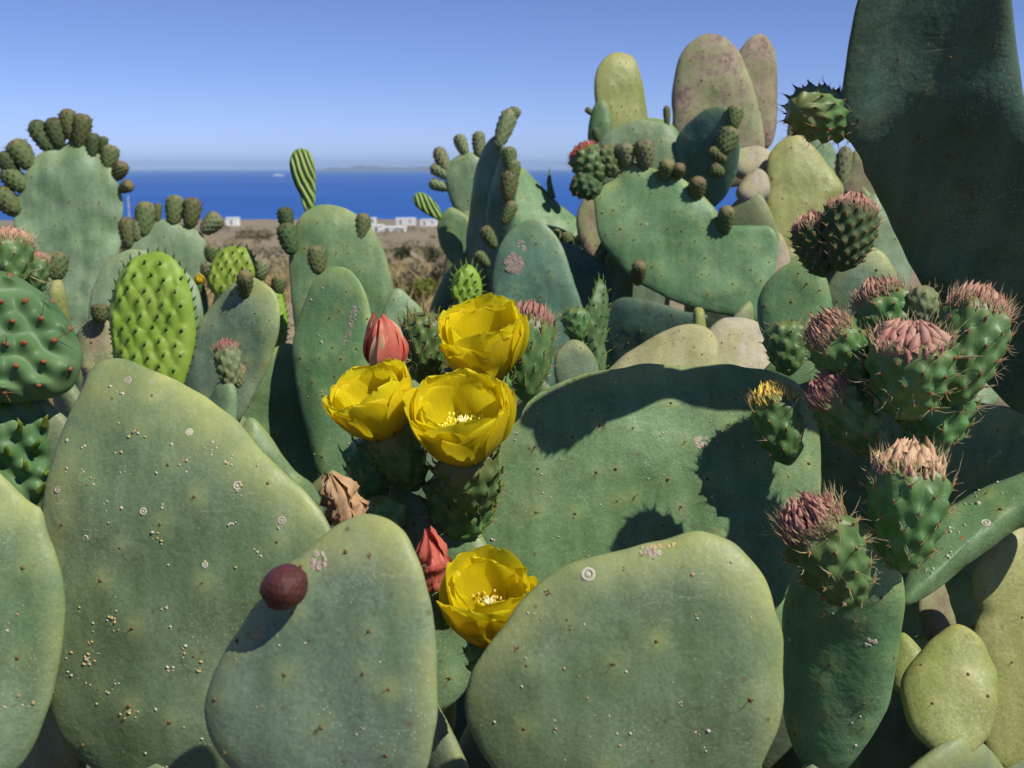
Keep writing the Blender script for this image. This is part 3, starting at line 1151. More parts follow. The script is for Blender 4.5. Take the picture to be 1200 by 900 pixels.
# ---- large speckled pad at the front (left) with its twin
c1 = cactus('prickly pear with two broad speckled pads merging below the bright knobbly young pad', 200, 780, .80)
A = Pad(c1, [(82, 452), (88, 434), (98, 422), (114, 418), (136, 421), (160, 430), (186, 441), (215, 456), (240, 471), (265, 489), (285, 509), (306, 531), (332, 556), (362, 583), (384, 612), (398, 660), (396, 730), (370, 810), (320, 880), (240, 935), (150, 940), (80, 900), (48, 830), (36, 740), (40, 660), (47, 600), (56, 545), (68, 490)],
        .78, yaw=-6, pitch=12, bend=(0, -.8), th=.013, mat='pad_near', label='broad dull green pad dotted with pale scale insects', wave=.004, **NEAR, space=.042)
A.specks(210, size=(.0005, .0016), clump=.45)
for x, y in ((275, 570), (327, 611), (213, 507), (165, 600), (95, 632), (240, 662), (60, 575), (130, 445), (158, 447)):
    A.ring_scar(x, y, random.uniform(.0014, .0026))
A2 = Pad(c1, [(-60, 545), (-25, 540), (2, 560), (17, 576), (31, 590), (44, 598), (52, 625), (62, 650), (72, 690), (70, 750), (55, 830), (20, 900), (-40, 930), (-120, 880), (-140, 760), (-120, 640)],
         .735, yaw=-2, pitch=16, bend=(0, -.5), th=.012, mat='pad_near', **MID, space=.042)
A2.specks(60)
support(c1, low(A)); support(c1, low(A2))

# ---- pad with the round purple fruit
c2 = cactus('prickly pear with a grey green pad bearing one round purple fruit', 400, 780, .62)
B = Pad(c2, [(252, 790), (274, 748), (300, 708), (334, 664), (350, 652), (368, 636), (386, 619), (405, 609), (426, 603), (446, 606), (461, 614), (476, 630), (490, 655), (500, 681), (508, 716), (512, 750), (515, 790), (514, 850), (490, 920), (420, 960), (330, 950), (260, 890), (243, 835)],
        .62, yaw=-8, pitch=16, bend=(.6, -.8), th=.012, mat='pad_grey', wave=.003, **NEAR, space=.038)
B.specks(30, size=(.0004, .001)); B.scar(369, 657, 9, 11, .5, n=16)
p_ = FM['bud']
FMp = fruit_mesh('fruit', 5, M['purple'], 130, .016, (80, 56), .1, sig=.032, span=.99, ball=True)[0]
a_ = P(349, 708, depth_on(B, 349, 708) - .022); b_ = P(317, 666, depth_on(B, 317, 666) - .030)
ax_ = Vector(b_ - a_)
W_ = Matrix.Translation(Vector(a_)) @ frame(ax_) @ Matrix.Diagonal((.0268, .0255, ax_.length * .96, 1))
fp = link(bpy.data.objects.new('fruit', FMp), c2, W_, 'small round purple fruit')
B.scar(302, 742, 7, 9, n=12, mat='speck_tan'); B.scar(322, 733, 2, 3, n=5, mat='areole_red'); B.scar(362, 753, 2, 4, n=5, mat='areole'); B.scar(430, 652, 3, 4, n=6, mat='areole')
support(c2, low(B))

# ---- smooth pad in front of the big shaded one
c3 = cactus('prickly pear with one wide smooth rounded pad in front of the half shaded pad', 740, 780, .70)
C = Pad(c3, [(551, 792), (566, 764), (585, 738), (601, 717), (615, 701), (637, 681), (662, 664), (692, 653), (725, 647), (752, 641), (775, 635), (795, 629), (816, 625), (838, 628), (860, 636), (876, 650), (891, 668), (901, 688), (909, 712), (916, 747), (918, 790), (912, 850), (870, 925), (790, 965), (690, 965), (600, 930), (556, 870), (545, 830)],
        .70, yaw=-4, pitch=13, bend=(0, -.9), th=.013, mat='pad_near', wave=.003, **NEAR, space=.045)
C.specks(70, size=(.0004, .0012)); C.ring_scar(689, 675, .0037); C.scar(764, 647, 14, 7, .1, n=22)
C.scar(641, 697, 4, 3, n=7, mat='areole'); C.scar(668, 735, 2.5, 4, n=6, mat='areole'); C.scar(604, 762, 4, 3, n=7, mat='areole_red'); C.scar(802, 665, 2, 3, n=5, mat='areole_red'); C.scar(732, 669, 2, 3, n=5, mat='areole'); C.scar(770, 640, 26, 5, .05, n=30, mat='speck_tan')
support(c3, low(C)); support(c3, low(C) + Vector((.07, .03, -.02)))

# ---- flowering plant
c4 = cactus('prickly pear with open yellow flowers and a wide half shaded pad beside them', 560, 700, .95)
E = Pad(c4, [(557, 632), (562, 600), (572, 552), (585, 512), (603, 479), (622, 465), (650, 451), (682, 439), (730, 431), (768, 426), (805, 429), (850, 426), (876, 431), (905, 436), (936, 452), (956, 488), (962, 540), (955, 610), (930, 680), (890, 735), (820, 765), (720, 770), (640, 745), (585, 700)],
        1.0, yaw=6, pitch=16, th=.011, mat='pad', wave=.003, **NEAR, space=.037, label='wide green pad half in shadow')
E.specks(150, mats=('speck_pale',), size=(.0005, .0013)); E.scar(822, 518, 8, 7, n=18); E.scar(652, 457, 9, 5, n=14); E.scar(802, 600, 2, 11, n=10)
D = Pad(c4, [(418, 640), (414, 605), (430, 578), (460, 570), (500, 585), (540, 600), (570, 640), (585, 700), (570, 770), (520, 830), (450, 820), (420, 740)],
        .90, yaw=-10, pitch=18, th=.012, mat='pad', **MID)
support(c4, low(E)); support(c4, low(D))
F1 = flower(c4, 572, 440, (-.12, -.36, .92), .93, .062, 3, label='open yellow flower, highest of the cluster', open_=.60)
F2 = flower(c4, 546, 534, (-.04, -.46, .89), .86, .066, 4, label='broad open yellow flower cupped towards the light', open_=.62, ovary=(.05, .075))
F3 = flower(c4, 455, 506, (-.34, -.30, .88), .88, .056, 8, label='open yellow flower leaning over the pink closed bloom', open_=.60, ovary=(.04, .065))
F4 = flower(c4, 572, 745, (.02, -.34, .94), .80, .060, 9, label='open yellow flower low between two front pads', open_=.50, ovary=(.032, .05))
closed_flower(c4, 455, 428, (-.12, -.10, .98), .93, .044, 2, label='closed pink red withered flower', width=.78)
closed_flower(c4, 411, 610, (-.30, -.2, .9), .84, .044, 5, mat='tepal_tan', mat2='tepal_tan', width=.62, ragged=.5, ovary=(.028, .04), label='dried tan withered flower')
closed_flower(c4, 511, 684, (-.12, -.2, .95), .84, .047, 6, width=.55, ragged=.35, ovary=(.030, .045), label='ragged pink withered flower above the lowest bloom')
big_fruit(c4, 615, 470, 622, 368, .97, 58, seed=21, crown='tepal', ntub=44, spines=1.1, leafy=True, bump=.05)
big_fruit(c4, 498, 452, 500, 366, .99, 58, seed=22, crown=None, ntub=80, spines=1.2, leafy=True, bump=.06)
big_fruit(c4, 440, 590, 432, 512, .92, 60, seed=23, crown=None, ntub=30, spines=.6, leafy=True)
big_fruit(c4, 545, 635, 538, 548, .90, 84, seed=24, crown=None, ntub=30, spines=.6, leafy=True)
big_fruit(c4, 455, 645, 447, 580, .88, 52, seed=25, crown=None, ntub=26, spines=.6, leafy=True)

# ---- small young growth behind the flowers
c4b = cactus('small prickly pear shoot with a round pad, a bud and a thin edgewise young pad', 680, 440, 1.2)
sp1 = Pad(c4b, [(650, 440), (652, 415), (662, 402), (674, 398), (687, 403), (697, 417), (702, 435), (698, 456), (676, 466), (656, 458)], 1.20, yaw=10, pitch=10, th=.008, mat='pad_grey', space=.03)
big_fruit(c4b, 677, 402, 674, 360, 1.22, 32, seed=26, crown=None, ntub=40, spines=.7, bump=.05, leafy=True)
sp2 = Pad(c4b, [(697, 440), (690, 410), (686, 380), (692, 350), (704, 326), (711, 345), (709, 372), (708, 400), (707, 440)], 1.24, yaw=50, pitch=8, th=.006, mat='young_dark', kind='young', space=.013, res=(90, 20))
sp2.leaves(.007, 'leaf', .0011)
support(c4b, low(sp1), w=.12)

# ---- right hand plant: overhanging shaded pad, arm and the fruit cluster
c5 = cactus('prickly pear with a huge dark overhanging pad and a cluster of bristly budding fruits', 1080, 760, .95)
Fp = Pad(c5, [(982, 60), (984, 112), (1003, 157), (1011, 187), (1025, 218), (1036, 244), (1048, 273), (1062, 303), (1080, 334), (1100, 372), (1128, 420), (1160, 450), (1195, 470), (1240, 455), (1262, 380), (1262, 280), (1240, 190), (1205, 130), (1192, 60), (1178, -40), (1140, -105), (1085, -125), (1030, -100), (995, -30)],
         .868, yaw=-10, pitch=-32, bend=(1.5, 0), curl=(5.5, -.012, -.075, .01), th=.013, mat='pad_shaded', wave=.005, res=(150, 34), label='huge dark pad in shade')  # colour darkened to deepen its shade; upper left margin curled to catch sun
G2 = Pad(c5, [(916, 760), (918, 715), (930, 670), (955, 625), (990, 605), (1030, 625), (1054, 668), (1061, 700), (1056, 745), (1050, 790), (1030, 850), (985, 900), (940, 890), (916, 830)],
         .86, yaw=-18, pitch=-12, th=.022, mat='pad', **MID)
G = Pad(c5, [(1056, 708), (1060, 676), (1080, 628), (1102, 603), (1150, 574), (1200, 556), (1260, 535), (1310, 540), (1300, 585), (1240, 600), (1200, 610), (1150, 643), (1112, 670), (1080, 698)],
        .90, yaw=-30, pitch=58, th=.014, mat='pad', res=(130, 24), wave=.002)
G2.scar(1018, 754, 9, 5, .4, n=16, mat='speck_pale'); G.scar(1128, 629, 6, 3, n=9, mat='areole_red'); G.ring_scar(1155, 611, .003); G.specks(60, mats=('speck_pale',)); G2.specks(20)
H = Pad(c5, [(890, 560), (900, 480), (950, 445), (1040, 440), (1125, 468), (1200, 482), (1260, 520), (1280, 600), (1220, 690), (1120, 740), (1000, 740), (920, 680)],
        1.12, yaw=-10, pitch=-30, th=.013, mat='pad_blue', **MID)
tip_ = Pad(c5, [(1128, 470), (1140, 452), (1152, 443), (1166, 455), (1164, 475), (1145, 490)], 1.08, yaw=10, pitch=30, th=.006, mat='pad_pale', space=.05)
support(c5, low(G2)); support(c5, low(H)); support(c5, low(H) + Vector((.12, 0, .02)))
kwf = dict(spines=1.3, ntub=50)
big_fruit(c5, 1024, 468, 966, 382, .86, 62, seed=31, dt=-.02, **kwf)
big_fruit(c5, 1060, 420, 1026, 338, .90, 66, seed=32, **kwf)
big_fruit(c5, 1062, 490, 1068, 392, .83, 92, seed=33, dt=-.03, crown='tepal_pale', label='plump bristly fruit with a pale pink budding crown', **kwf)
big_fruit(c5, 1112, 475, 1150, 352, .85, 78, seed=34, **kwf)
big_fruit(c5, 1034, 535, 966, 455, .85, 60, seed=32, dt=-.01, **kwf)
big_fruit(c5, 1058, 670, 1066, 536, .81, 86, seed=31, crown='tepal_pale', label='tall bristly fruit with a dome of pink tepals', dt=-.01, **kwf)
big_fruit(c5, 1004, 708, 946, 602, .80, 82, seed=34, dt=-.03, **kwf)
big_fruit(c5, 1090, 535, 1098, 440, .88, 84, seed=33, crown=None, ntub=34, spines=1.4, leafy=True)
big_fruit(c5, 925, 545, 903, 460, .96, 56, seed=27, crown='stamen', ntub=30, spines=.8)
big_fruit(c5, 925, 440, 918, 375, 1.1, 48, seed=28, crown=None, ntub=40, spines=.8)
big_fruit(c5, 1088, 392, 1078, 335, .88, 34, seed=29, mat='bud_pale', crown=None, ntub=40, spines=1.2)
big_fruit(c5, 1010, 146, 934, 126, Fp, 56, seed=26, dt=-.08, mat='fruit', crown=None, ntub=90, spines=.6, bump=.09, label='dark knobbly bud jutting from the overhanging pad')
big_fruit(c5, 968, 325, 950, 258, 1.12, 50, seed=27, mat='bud_dark', crown='tepal', ntub=80, spines=.6, bump=.09)
big_fruit(c5, 985, 318, 1000, 238, 1.10, 62, seed=28, mat='bud_dark', crown='tepal', ntub=80, spines=.6, bump=.09)
J = Pad(c5, [(888, 355), (900, 328), (925, 308), (950, 305), (965, 320), (975, 360), (965, 400), (940, 425), (908, 415), (892, 390)], 1.25, yaw=-20, pitch=14, th=.009, mat='pad', space=.022)
J2 = Pad(c5, [(955, 400), (965, 345), (990, 305), (1020, 290), (1045, 310), (1055, 360), (1045, 410), (1000, 440), (965, 430)], 1.3, yaw=-10, pitch=10, th=.010, mat='pad_grey')
support(c5, low(J), mat='pad'); support(c5, low(J2))

# ---- yellow green pads low at the right
c6 = cactus('yellow green prickly pear with sunlit pads under the sloping arm', 1150, 780, .95)
Q1 = Pad(c6, [(1146, 735), (1152, 718), (1146, 700), (1142, 668), (1152, 648), (1180, 622), (1215, 605), (1260, 610), (1300, 680), (1290, 790), (1240, 880), (1180, 900), (1150, 850), (1142, 780)], .98, yaw=12, pitch=22, th=.013, mat='pad_yellow', **MID)
Q2 = Pad(c6, [(1060, 788), (1076, 765), (1096, 745), (1121, 731), (1146, 744), (1161, 770), (1170, 800), (1160, 860), (1120, 890), (1075, 860), (1058, 820)], .90, yaw=-4, pitch=40, th=.014, mat='pad_yellow', **MID)
Q3 = Pad(c6, [(1048, 750), (1060, 742), (1085, 770), (1078, 800), (1050, 810), (1040, 780)], .99, yaw=-20, pitch=30, th=.008, mat='pad_yellow', space=.05)
Q4 = Pad(c6, [(1075, 715), (1085, 690), (1102, 675), (1110, 700), (1118, 740), (1100, 760), (1082, 745)], 1.10, yaw=30, pitch=10, th=.008, mat='pad_old', space=.05)
support(c6, low(Q1)); support(c6, low(Q2)); support(c6, low(Q4))

# ---- left edge: fat ribbed shoots
c7 = cactus('dark knobbly prickly pear shoot with long thorns above the broad speckled pad', 20, 480, .95)
K1 = Pad(c7, [(-60, 440), (-70, 380), (-40, 330), (0, 318), (40, 335), (72, 362), (93, 402), (95, 430), (80, 458), (40, 470), (-10, 470)], .96, yaw=22, pitch=20, th=.020, mat='young_dark', kind='fat', space=.0225, res=(190, 54), wave=.004, label='fat knobbly young pad with thorns')
mb = MB()
for a in K1.areo:
    c, nn = K1.surf(a)
    mb.blob(c - nn * .0005, nn, .003, .0028, 7, .8, .3)
    for _ in range(random.randint(0, 2)):
        dv = nn + rng.normal(size=3) * .55
        mb.spike(c, c + dv * random.uniform(.008, .026), .0005, 3, .05)
mb.build('thorns', M['areole_red'], K1.ob, K1.W, kind='stuff')
K2 = Pad(c7, [(-50, 335), (-40, 300), (-10, 285), (20, 292), (45, 320), (60, 350), (55, 385), (20, 395), (-20, 380)], 1.02, yaw=10, pitch=14, th=.018, mat='young_dark', kind='fat', space=.028, res=(130, 34))
mb = MB()
for a in K2.areo:
    q, nn = K2.surf(a)
    for _ in range(2):
        dv = nn + rng.normal(size=3) * .6; dv /= np.linalg.norm(dv)
        mb.spike(q - nn * .001, q + dv * random.uniform(.015, .04), .0008, 4, .08)
mb.build('thorns', M['spine'], K2.ob, K2.W, kind='stuff')
W2i = Matrix.Identity(4)
big_fruit(c7, 8, 345, 14, 276, .99, 52, seed=32, crown='tepal', spines=1.4, ntub=32)
big_fruit(c7, 38, 345, 42, 300, 1.01, 34, seed=33, crown='tepal', spines=1.4, ntub=32)
K3 = Pad(c7, [(-40, 470), (0, 452), (40, 456), (62, 480), (64, 530), (56, 580), (30, 620), (-20, 630), (-60, 580)], .98, yaw=25, pitch=2, th=.016, mat='young_dark', kind='fat', space=.022, res=(150, 44))
mb = MB()
for a in K3.areo:
    q, nn = K3.surf(a)
    dv = nn * .7 + np.array([0, .8, 0]) + rng.normal(size=3) * .2
    mb.spike(q - nn * .002, q + dv * random.uniform(.010, .018), .0030, 6, .1)
mb.build('leaflets', M['leaf'], K3.ob, K3.W, kind='stuff')
K4 = Pad(c7, [(52, 420), (52, 370), (58, 335), (66, 328), (74, 333), (80, 365), (84, 410), (76, 440), (60, 440)], 1.25, yaw=30, pitch=5, th=.010, mat='pad_yellow', space=.05)
bud(c7, 66, 327, 67, 295, 1.25, 25, 'bud')
support(c7, low(K3)); support(c7, low(K1) + Vector((-.03, .03, 0))); support(c7, low(K4), w=.12)

# ---- bright knobbly young pad on a grey green one
c8 = cactus('prickly pear with a bright lime green knobbly young pad behind the speckled pad', 170, 470, 1.3)
L3 = Pad(c8, [(104, 375), (107, 345), (113, 330), (121, 314), (136, 300), (155, 292), (176, 295), (200, 305), (228, 330), (238, 370), (230, 420), (200, 460), (160, 468), (125, 440), (108, 405)], 1.55, yaw=8, pitch=12, th=.010, mat='pad_pale', **MID)
Y1 = Pad(c8, [(131, 390), (131, 362), (138, 335), (149, 314), (163, 301), (186, 295), (208, 306), (221, 330), (228, 358), (229, 392), (224, 422), (215, 452), (200, 478), (175, 482), (150, 460), (136, 425)], 1.22, yaw=-4, pitch=14, th=.013, mat='young', kind='young', space=.0165, res=(170, 50), label='bright lime green young pad covered with small fleshy leaves')
Y1.leaves(.0048, 'leaf_dark', .0017)
L5 = Pad(c8, [(92, 420), (92, 390), (105, 376), (122, 374), (135, 385), (138, 415), (125, 440), (100, 440)], 1.35, yaw=0, pitch=20, th=.010, mat='pad_old')
bud(c8, 118, 378, 117, 356, 1.33, 23, 'bud', label='rusty tipped bud')
support(c8, low(Y1)); support(c8, low(L3)); support(c8, low(L5), w=.12)

# ---- grey pad with drop shaped bud
c9 = cactus('prickly pear with a leaning grey green pad and dark drop shaped bud on it', 280, 480, 1.45)
L4 = Pad(c9, [(219, 450), (222, 422), (230, 386), (246, 360), (270, 335), (290, 325), (302, 328), (316, 337), (325, 355), (327, 376), (325, 395), (316, 423), (303, 450), (290, 478), (278, 495), (262, 500), (240, 490), (225, 475)], 1.48, yaw=-16, pitch=12, th=.010, mat='pad_grey', **MID)
bud(c9, 287, 350, 287, 318, L4, 19, 'bud', dt=-.03)
S1 = Pad(c9, [(244, 478), (250, 460), (258, 448), (268, 446), (276, 456), (278, 480), (272, 505), (258, 512), (247, 500)], 1.30, yaw=-25, pitch=14, th=.009, mat='pad_pale', space=.05)
big_fruit(c9, 270, 455, 265, 404, 1.30, 30, seed=33, mat='bud_pale', crown='tepal', ntub=40, spines=.5)
big_fruit(c9, 279, 455, 281, 430, 1.31, 15, seed=33, mat='bud_pale', crown='tepal', ntub=40, spines=.5)
S2 = Pad(c9, [(270, 560), (278, 500), (292, 455), (310, 420), (328, 405), (345, 405), (360, 440), (372, 500), (372, 560), (350, 590), (300, 600)], 1.62, yaw=0, pitch=14, th=.010, mat='pad', **MID)
S3 = Pad(c9, [(262, 580), (275, 525), (292, 490), (312, 505), (340, 545), (372, 575), (375, 620), (330, 650), (280, 630)], 1.35, yaw=12, pitch=16, th=.010, mat='pad', **MID)
support(c9, low(L4)); support(c9, low(S2)); support(c9, low(S3)); support(c9, low(S1), w=.10)

# ---- small lime shoot behind
c10 = cactus('small lime green dotted prickly pear shoot with a tiny yellow bloom beside it', 268, 350, 1.95)
Y2 = Pad(c10, [(244, 335), (246, 316), (252, 301), (262, 291), (276, 288), (290, 291), (299, 303), (300, 318), (293, 333), (278, 346), (258, 350)], 1.95, yaw=0, pitch=16, th=.012, mat='young', kind='young', space=.017, res=(120, 36), label='small lime green young pad')
Y2.leaves(.006, 'leaf_dark', .0018)
bud(c10, 247, 306, 249, 288, 2.02, 18, 'bud'); bud(c10, 243, 326, 247, 308, 2.0, 20, 'bud_pale'); bud(c10, 303, 328, 309, 305, 2.0, 20, 'bud_pale')
bud(c10, 325, 344, 328, 324, 2.0, 18, 'bud')
Y2b = Pad(c10, [(225, 380), (224, 350), (232, 334), (240, 338), (244, 360), (240, 385)], 1.98, yaw=20, pitch=10, th=.010, mat='pad_grey', space=.05)
fl = closed_flower(c10, 234, 332, (.0, -.2, .95), 1.96, .018, 3, mat='petal', mat2='petal', ovary=(.016, .03), width=.9, label='tiny yellow flower')
Y2c = Pad(c10, [(303, 400), (306, 350), (318, 334), (330, 345), (336, 380), (330, 410)], 2.0, yaw=-10, pitch=14, th=.012, mat='young', kind='young', space=.017, res=(90, 30))
Y2c.leaves(.008, 'leaf', .0018)
support(c10, low(Y2), w=.12, mat='young_dark'); support(c10, low(Y2b), w=.1); support(c10, low(Y2c), w=.1, mat='young_dark')

# ---- tall twin pads in the middle
c11 = cactus('prickly pear with tall twin pads and a striped young pad standing on top', 400, 500, 1.7)
M2 = Pad(c11, [(341, 345), (339, 305), (343, 280), (348, 262), (357, 249), (369, 242), (382, 239), (405, 244), (425, 257), (441, 275), (451, 297), (458, 322), (463, 350), (462, 400), (445, 450), (410, 475), (370, 455), (348, 400)], 1.85, yaw=4, pitch=10, th=.011, mat='pad', **MID)
M1 = Pad(c11, [(341, 410), (345, 384), (357, 350), (367, 329), (380, 316), (395, 312), (412, 318), (425, 334), (434, 362), (438, 400), (434, 450), (424, 510), (410, 560), (390, 580), (373, 555), (362, 515), (348, 460)], 1.55, yaw=-10, pitch=12, th=.010, mat='pad', **MID, space=.03)
M1.scar(412, 371, 4, 13, -.1); M1.scar(406, 395, 2.5, 10, -.35); M1.specks(40, mats=('speck_pale',), size=(.0008, .002))
M3 = Pad(c11, [(440, 400), (452, 355), (465, 338), (482, 350), (496, 364), (505, 390), (500, 430), (470, 450), (446, 435)], 1.75, yaw=14, pitch=14, th=.010, mat='pad_pale')
Y3 = Pad(c11, [(358, 248), (352, 230), (345, 215), (340, 198), (340, 186), (345, 177), (352, 174), (361, 176), (367, 186), (370, 202), (370, 228), (368, 245)], 1.85, yaw=0, pitch=10, th=.008, mat='young_stripe', kind='stripe', res=(120, 30), scallop=0.0004, label='narrow striped yellow green young pad')
bud(c11, 337, 270, 333, 243, 1.85, 20, 'bud_dark'); bud(c11, 342, 297, 334, 262, 1.82, 24, 'bud_dark')
bud(c11, 422, 283, 427, 250, M2, 18, 'bud'); bud(c11, 373, 320, 371, 288, 1.75, 22, 'bud', label='ridged olive bud on the face of the pad')
support(c11, low(M1)); support(c11, low(M2)); support(c11, low(M3))

# ---- pale pad crowned with buds at the left
c12 = cactus('prickly pear with a tall pale pad crowned by a full row of dark buds', 80, 380, 2.6)
L1 = Pad(c12, [(60, 405), (45, 360), (27, 305), (18, 278), (16, 256), (21, 230), (29, 209), (39, 187), (48, 180), (60, 173), (74, 169), (85, 161), (98, 166), (108, 169), (120, 180), (134, 202), (140, 218), (144, 240), (142, 266), (140, 292), (128, 330), (112, 375), (95, 410)], 2.6, yaw=6, pitch=10, th=.013, mat='pad_pale', **MID, space=.04, wave=.008)
for b in ((36, 197, 15, 165, 23), (58, 176, 40, 142, 21), (70, 172, 61, 138, 20), (84, 163, 78, 128, 18), (93, 174, 98, 133, 19), (107, 187, 110, 156, 17), (126, 198, 131, 170, 18), (136, 210, 145, 190, 15), (141, 223, 154, 215, 13), (118, 180, 123, 160, 10),
          (29, 222, 5, 198, 22), (20, 250, -3, 222, 26), (17, 205, 2, 178, 20), (60, 177, 52, 150, 18)):
    bud(c12, *b[:4], L1, b[4] * 1.12, random.choice(('bud', 'bud', 'bud_dark')), dt=random.uniform(-.02, .01))
support(c12, low(L1), seg=.5)

# ---- low pad with three buds
c13 = cactus('prickly pear with a low pale olive pad and round buds against the sea', 200, 330, 2.4)
L2 = Pad(c13, [(150, 288), (158, 279), (166, 272), (178, 263), (192, 257), (203, 260), (213, 263), (232, 270), (241, 282), (242, 300), (236, 322), (225, 348), (200, 360), (172, 345), (155, 315)], 2.4, yaw=6, pitch=14, th=.012, mat='pad_pale', space=.04)
for b in ((168, 276, 172, 237, 24), (152, 290, 148, 255, 20), (160, 282, 163, 256, 18), (203, 263, 206, 229, 21), (222, 266, 227, 232, 23), (238, 272, 258, 252, 22), (185, 259, 185, 238, 9)):
    bud(c13, *b[:4], L2, b[4], random.choice(('bud_pale', 'bud')))
support(c13, low(L2), seg=.5)

# ---- centre group
c14 = cactus('prickly pear with crowded pads turned edgewise and finger like buds on a round pad', 600, 400, 2.2)
N1 = Pad(c14, [(522, 212), (525, 195), (534, 184), (549, 178), (562, 184), (572, 205), (570, 235), (558, 258), (541, 257), (529, 238)], 2.45, yaw=-4, pitch=10, th=.012, mat='pad_pale')
for b in ((525, 203, 512, 173, 16), (527, 208, 505, 195, 14), (526, 221, 503, 214, 13), (546, 182, 536, 158, 15), (561, 184, 561, 154, 15)):
    bud(c14, *b[:4], N1, b[4], 'bud_pale')
N5 = Pad(c14, [(512, 268), (517, 254), (527, 243), (540, 248), (556, 262), (562, 290), (556, 310), (540, 318), (526, 305), (516, 288)], 2.3, yaw=4, pitch=10, th=.011, mat='pad')
Y4 = Pad(c14, [(517, 259), (507, 255), (495, 248), (486, 240), (484, 231), (490, 225), (500, 228), (511, 238), (519, 252)], 2.3, yaw=0, pitch=10, th=.009, mat='young_stripe', kind='stripe', res=(90, 24), scallop=.0004)
N2 = Pad(c14, [(551, 320), (548, 280), (550, 240), (556, 205), (563, 180), (571, 165), (580, 159), (588, 166), (592, 190), (588, 240), (582, 290), (575, 330), (562, 345)], 2.2, yaw=-52, pitch=-4, th=.014, mat='pad_blue', **MID)
N2b = Pad(c14, [(572, 320), (572, 270), (577, 225), (586, 190), (594, 176), (602, 186), (604, 220), (600, 270), (592, 320), (580, 335)], 2.14, yaw=-48, pitch=-4, th=.013, mat='pad_blue', **MID)
for b in ((583, 172, 600, 128, 22), (600, 140, 605, 126, 14)):
    bud(c14, *b[:4], 2.12, b[4], 'bud_pale')
for b in ((598, 200, 596, 172, 17), (600, 215, 602, 187, 17), (595, 235, 598, 200, 20), (590, 262, 602, 236, 15), (580, 290, 566, 266, 16), (572, 312, 558, 296, 15)):
    bud(c14, *b[:4], 2.08, b[4], 'bud')
N3 = Pad(c14, [(596, 215), (606, 197), (614, 197), (633, 217), (656, 241), (676, 258), (690, 272), (706, 288), (700, 300), (678, 297), (650, 288), (622, 282), (602, 262), (594, 240)], 2.2, yaw=28, pitch=34, th=.012, mat='pad', **MID)
N3b = Pad(c14, [(655, 285), (680, 292), (702, 306), (716, 328), (718, 350), (708, 372), (690, 382), (672, 372), (660, 340), (652, 310)], 2.0, yaw=-30, pitch=-12, th=.012, mat='pad_shaded')  # underside shade put into the pad colour
for b in ((655, 282, 648, 270, 14), (668, 290, 662, 272, 15), (690, 296, 700, 286, 16), (706, 296, 719, 288, 15), (676, 284, 684, 278, 13)):
    bud(c14, *b[:4], 2.05, b[4], 'bud')
N4 = Pad(c14, [(577, 352), (577, 322), (582, 297), (592, 276), (607, 263), (623, 257), (638, 262), (650, 274), (661, 292), (669, 318), (677, 342), (685, 368), (688, 400), (678, 440), (650, 465), (615, 462), (590, 430), (580, 390)], 1.8, yaw=-6, pitch=12, th=.011, mat='pad_blue', **MID)
N4.scar(603, 308, 10, 11, n=44); N4.scar(611, 288, 4, 9, .5, n=16); N4.scar(654, 370, 4, 3, n=8)
Y5 = Pad(c14, [(530, 350), (530, 330), (538, 316), (548, 310), (558, 316), (564, 332), (562, 352), (546, 362)], 1.95, yaw=0, pitch=14, th=.013, mat='young', kind='young', space=.016, res=(100, 30))
Y5.leaves(.010, 'leaf', .0018)
tipg = MB(); tipg.spike(P(647, 232, 2.2), P(644, 195, 2.2), .008, 8, .06); tipg.build('shoot', M['young_dark'], c14, W2i)
for p in (N1, N5, N2, N3b, N4, Y5):
    support(c14, low(p), seg=.45, w=.18)

# ---- back right group
c15 = cactus('prickly pear with broad sunlit grey green pad under stacked pads and a pink tipped fruit', 790, 400, 1.95)
R1 = Pad(c15, [(696, 240), (697, 227), (708, 217), (722, 207), (726, 196), (745, 191), (762, 196), (776, 200), (792, 206), (810, 218), (834, 240), (852, 262), (880, 264), (903, 266), (912, 285), (908, 320), (900, 350), (888, 377), (852, 369), (818, 363), (786, 351), (752, 334), (740, 326), (720, 304), (703, 281)], 1.9, yaw=-6, pitch=15, th=.012, mat='pad', **MID, wave=.004)
R1.scar(758, 263, 2.5, 2, n=6, mat='speck_pale')
R2 = Pad(c15, [(694, 205), (698, 180), (708, 158), (726, 147), (745, 142), (762, 141), (781, 146), (793, 160), (800, 185), (795, 212), (770, 225), (735, 222), (708, 218)], 2.02, yaw=-6, pitch=16, th=.012, mat='pad_pale', **MID)
R2b = Pad(c15, [(720, 160), (735, 145), (760, 138), (782, 142), (796, 158), (795, 180), (760, 190), (728, 185)], 2.12, yaw=-4, pitch=16, th=.012, mat='pad')
R3 = Pad(c15, [(708, 175), (700, 140), (696, 110), (700, 80), (718, 62), (742, 66), (752, 95), (757, 125), (760, 150), (748, 180)], 2.2, yaw=10, pitch=10, th=.014, mat='pad_yellow')
R3b = Pad(c15, [(690, 165), (692, 140), (698, 122), (708, 118), (716, 135), (716, 158), (706, 175)], 2.1, yaw=-20, pitch=10, th=.012, mat='pad', space=.05)
bud(c15, 697, 135, 686, 127, 2.1, 7, 'bud'); bud(c15, 782, 148, 781, 124, 2.05, 9, 'bud'); bud(c15, 700, 165, 697, 150, 2.08, 10, 'bud_dark')
big_fruit(c15, 706, 212, 680, 176, R1, 40, seed=28, mat='fruit', crown='tepal_red', ntub=44, spines=.3, label='green fruit with a pink flower tip')
big_fruit(c15, 722, 208, 706, 172, R1, 30, seed=27, mat='bud', crown=None, ntub=44, spines=.3)
big_fruit(c15, 704, 228, 672, 208, R1, 34, seed=26, mat='bud_dark', crown=None, ntub=44, spines=.3)
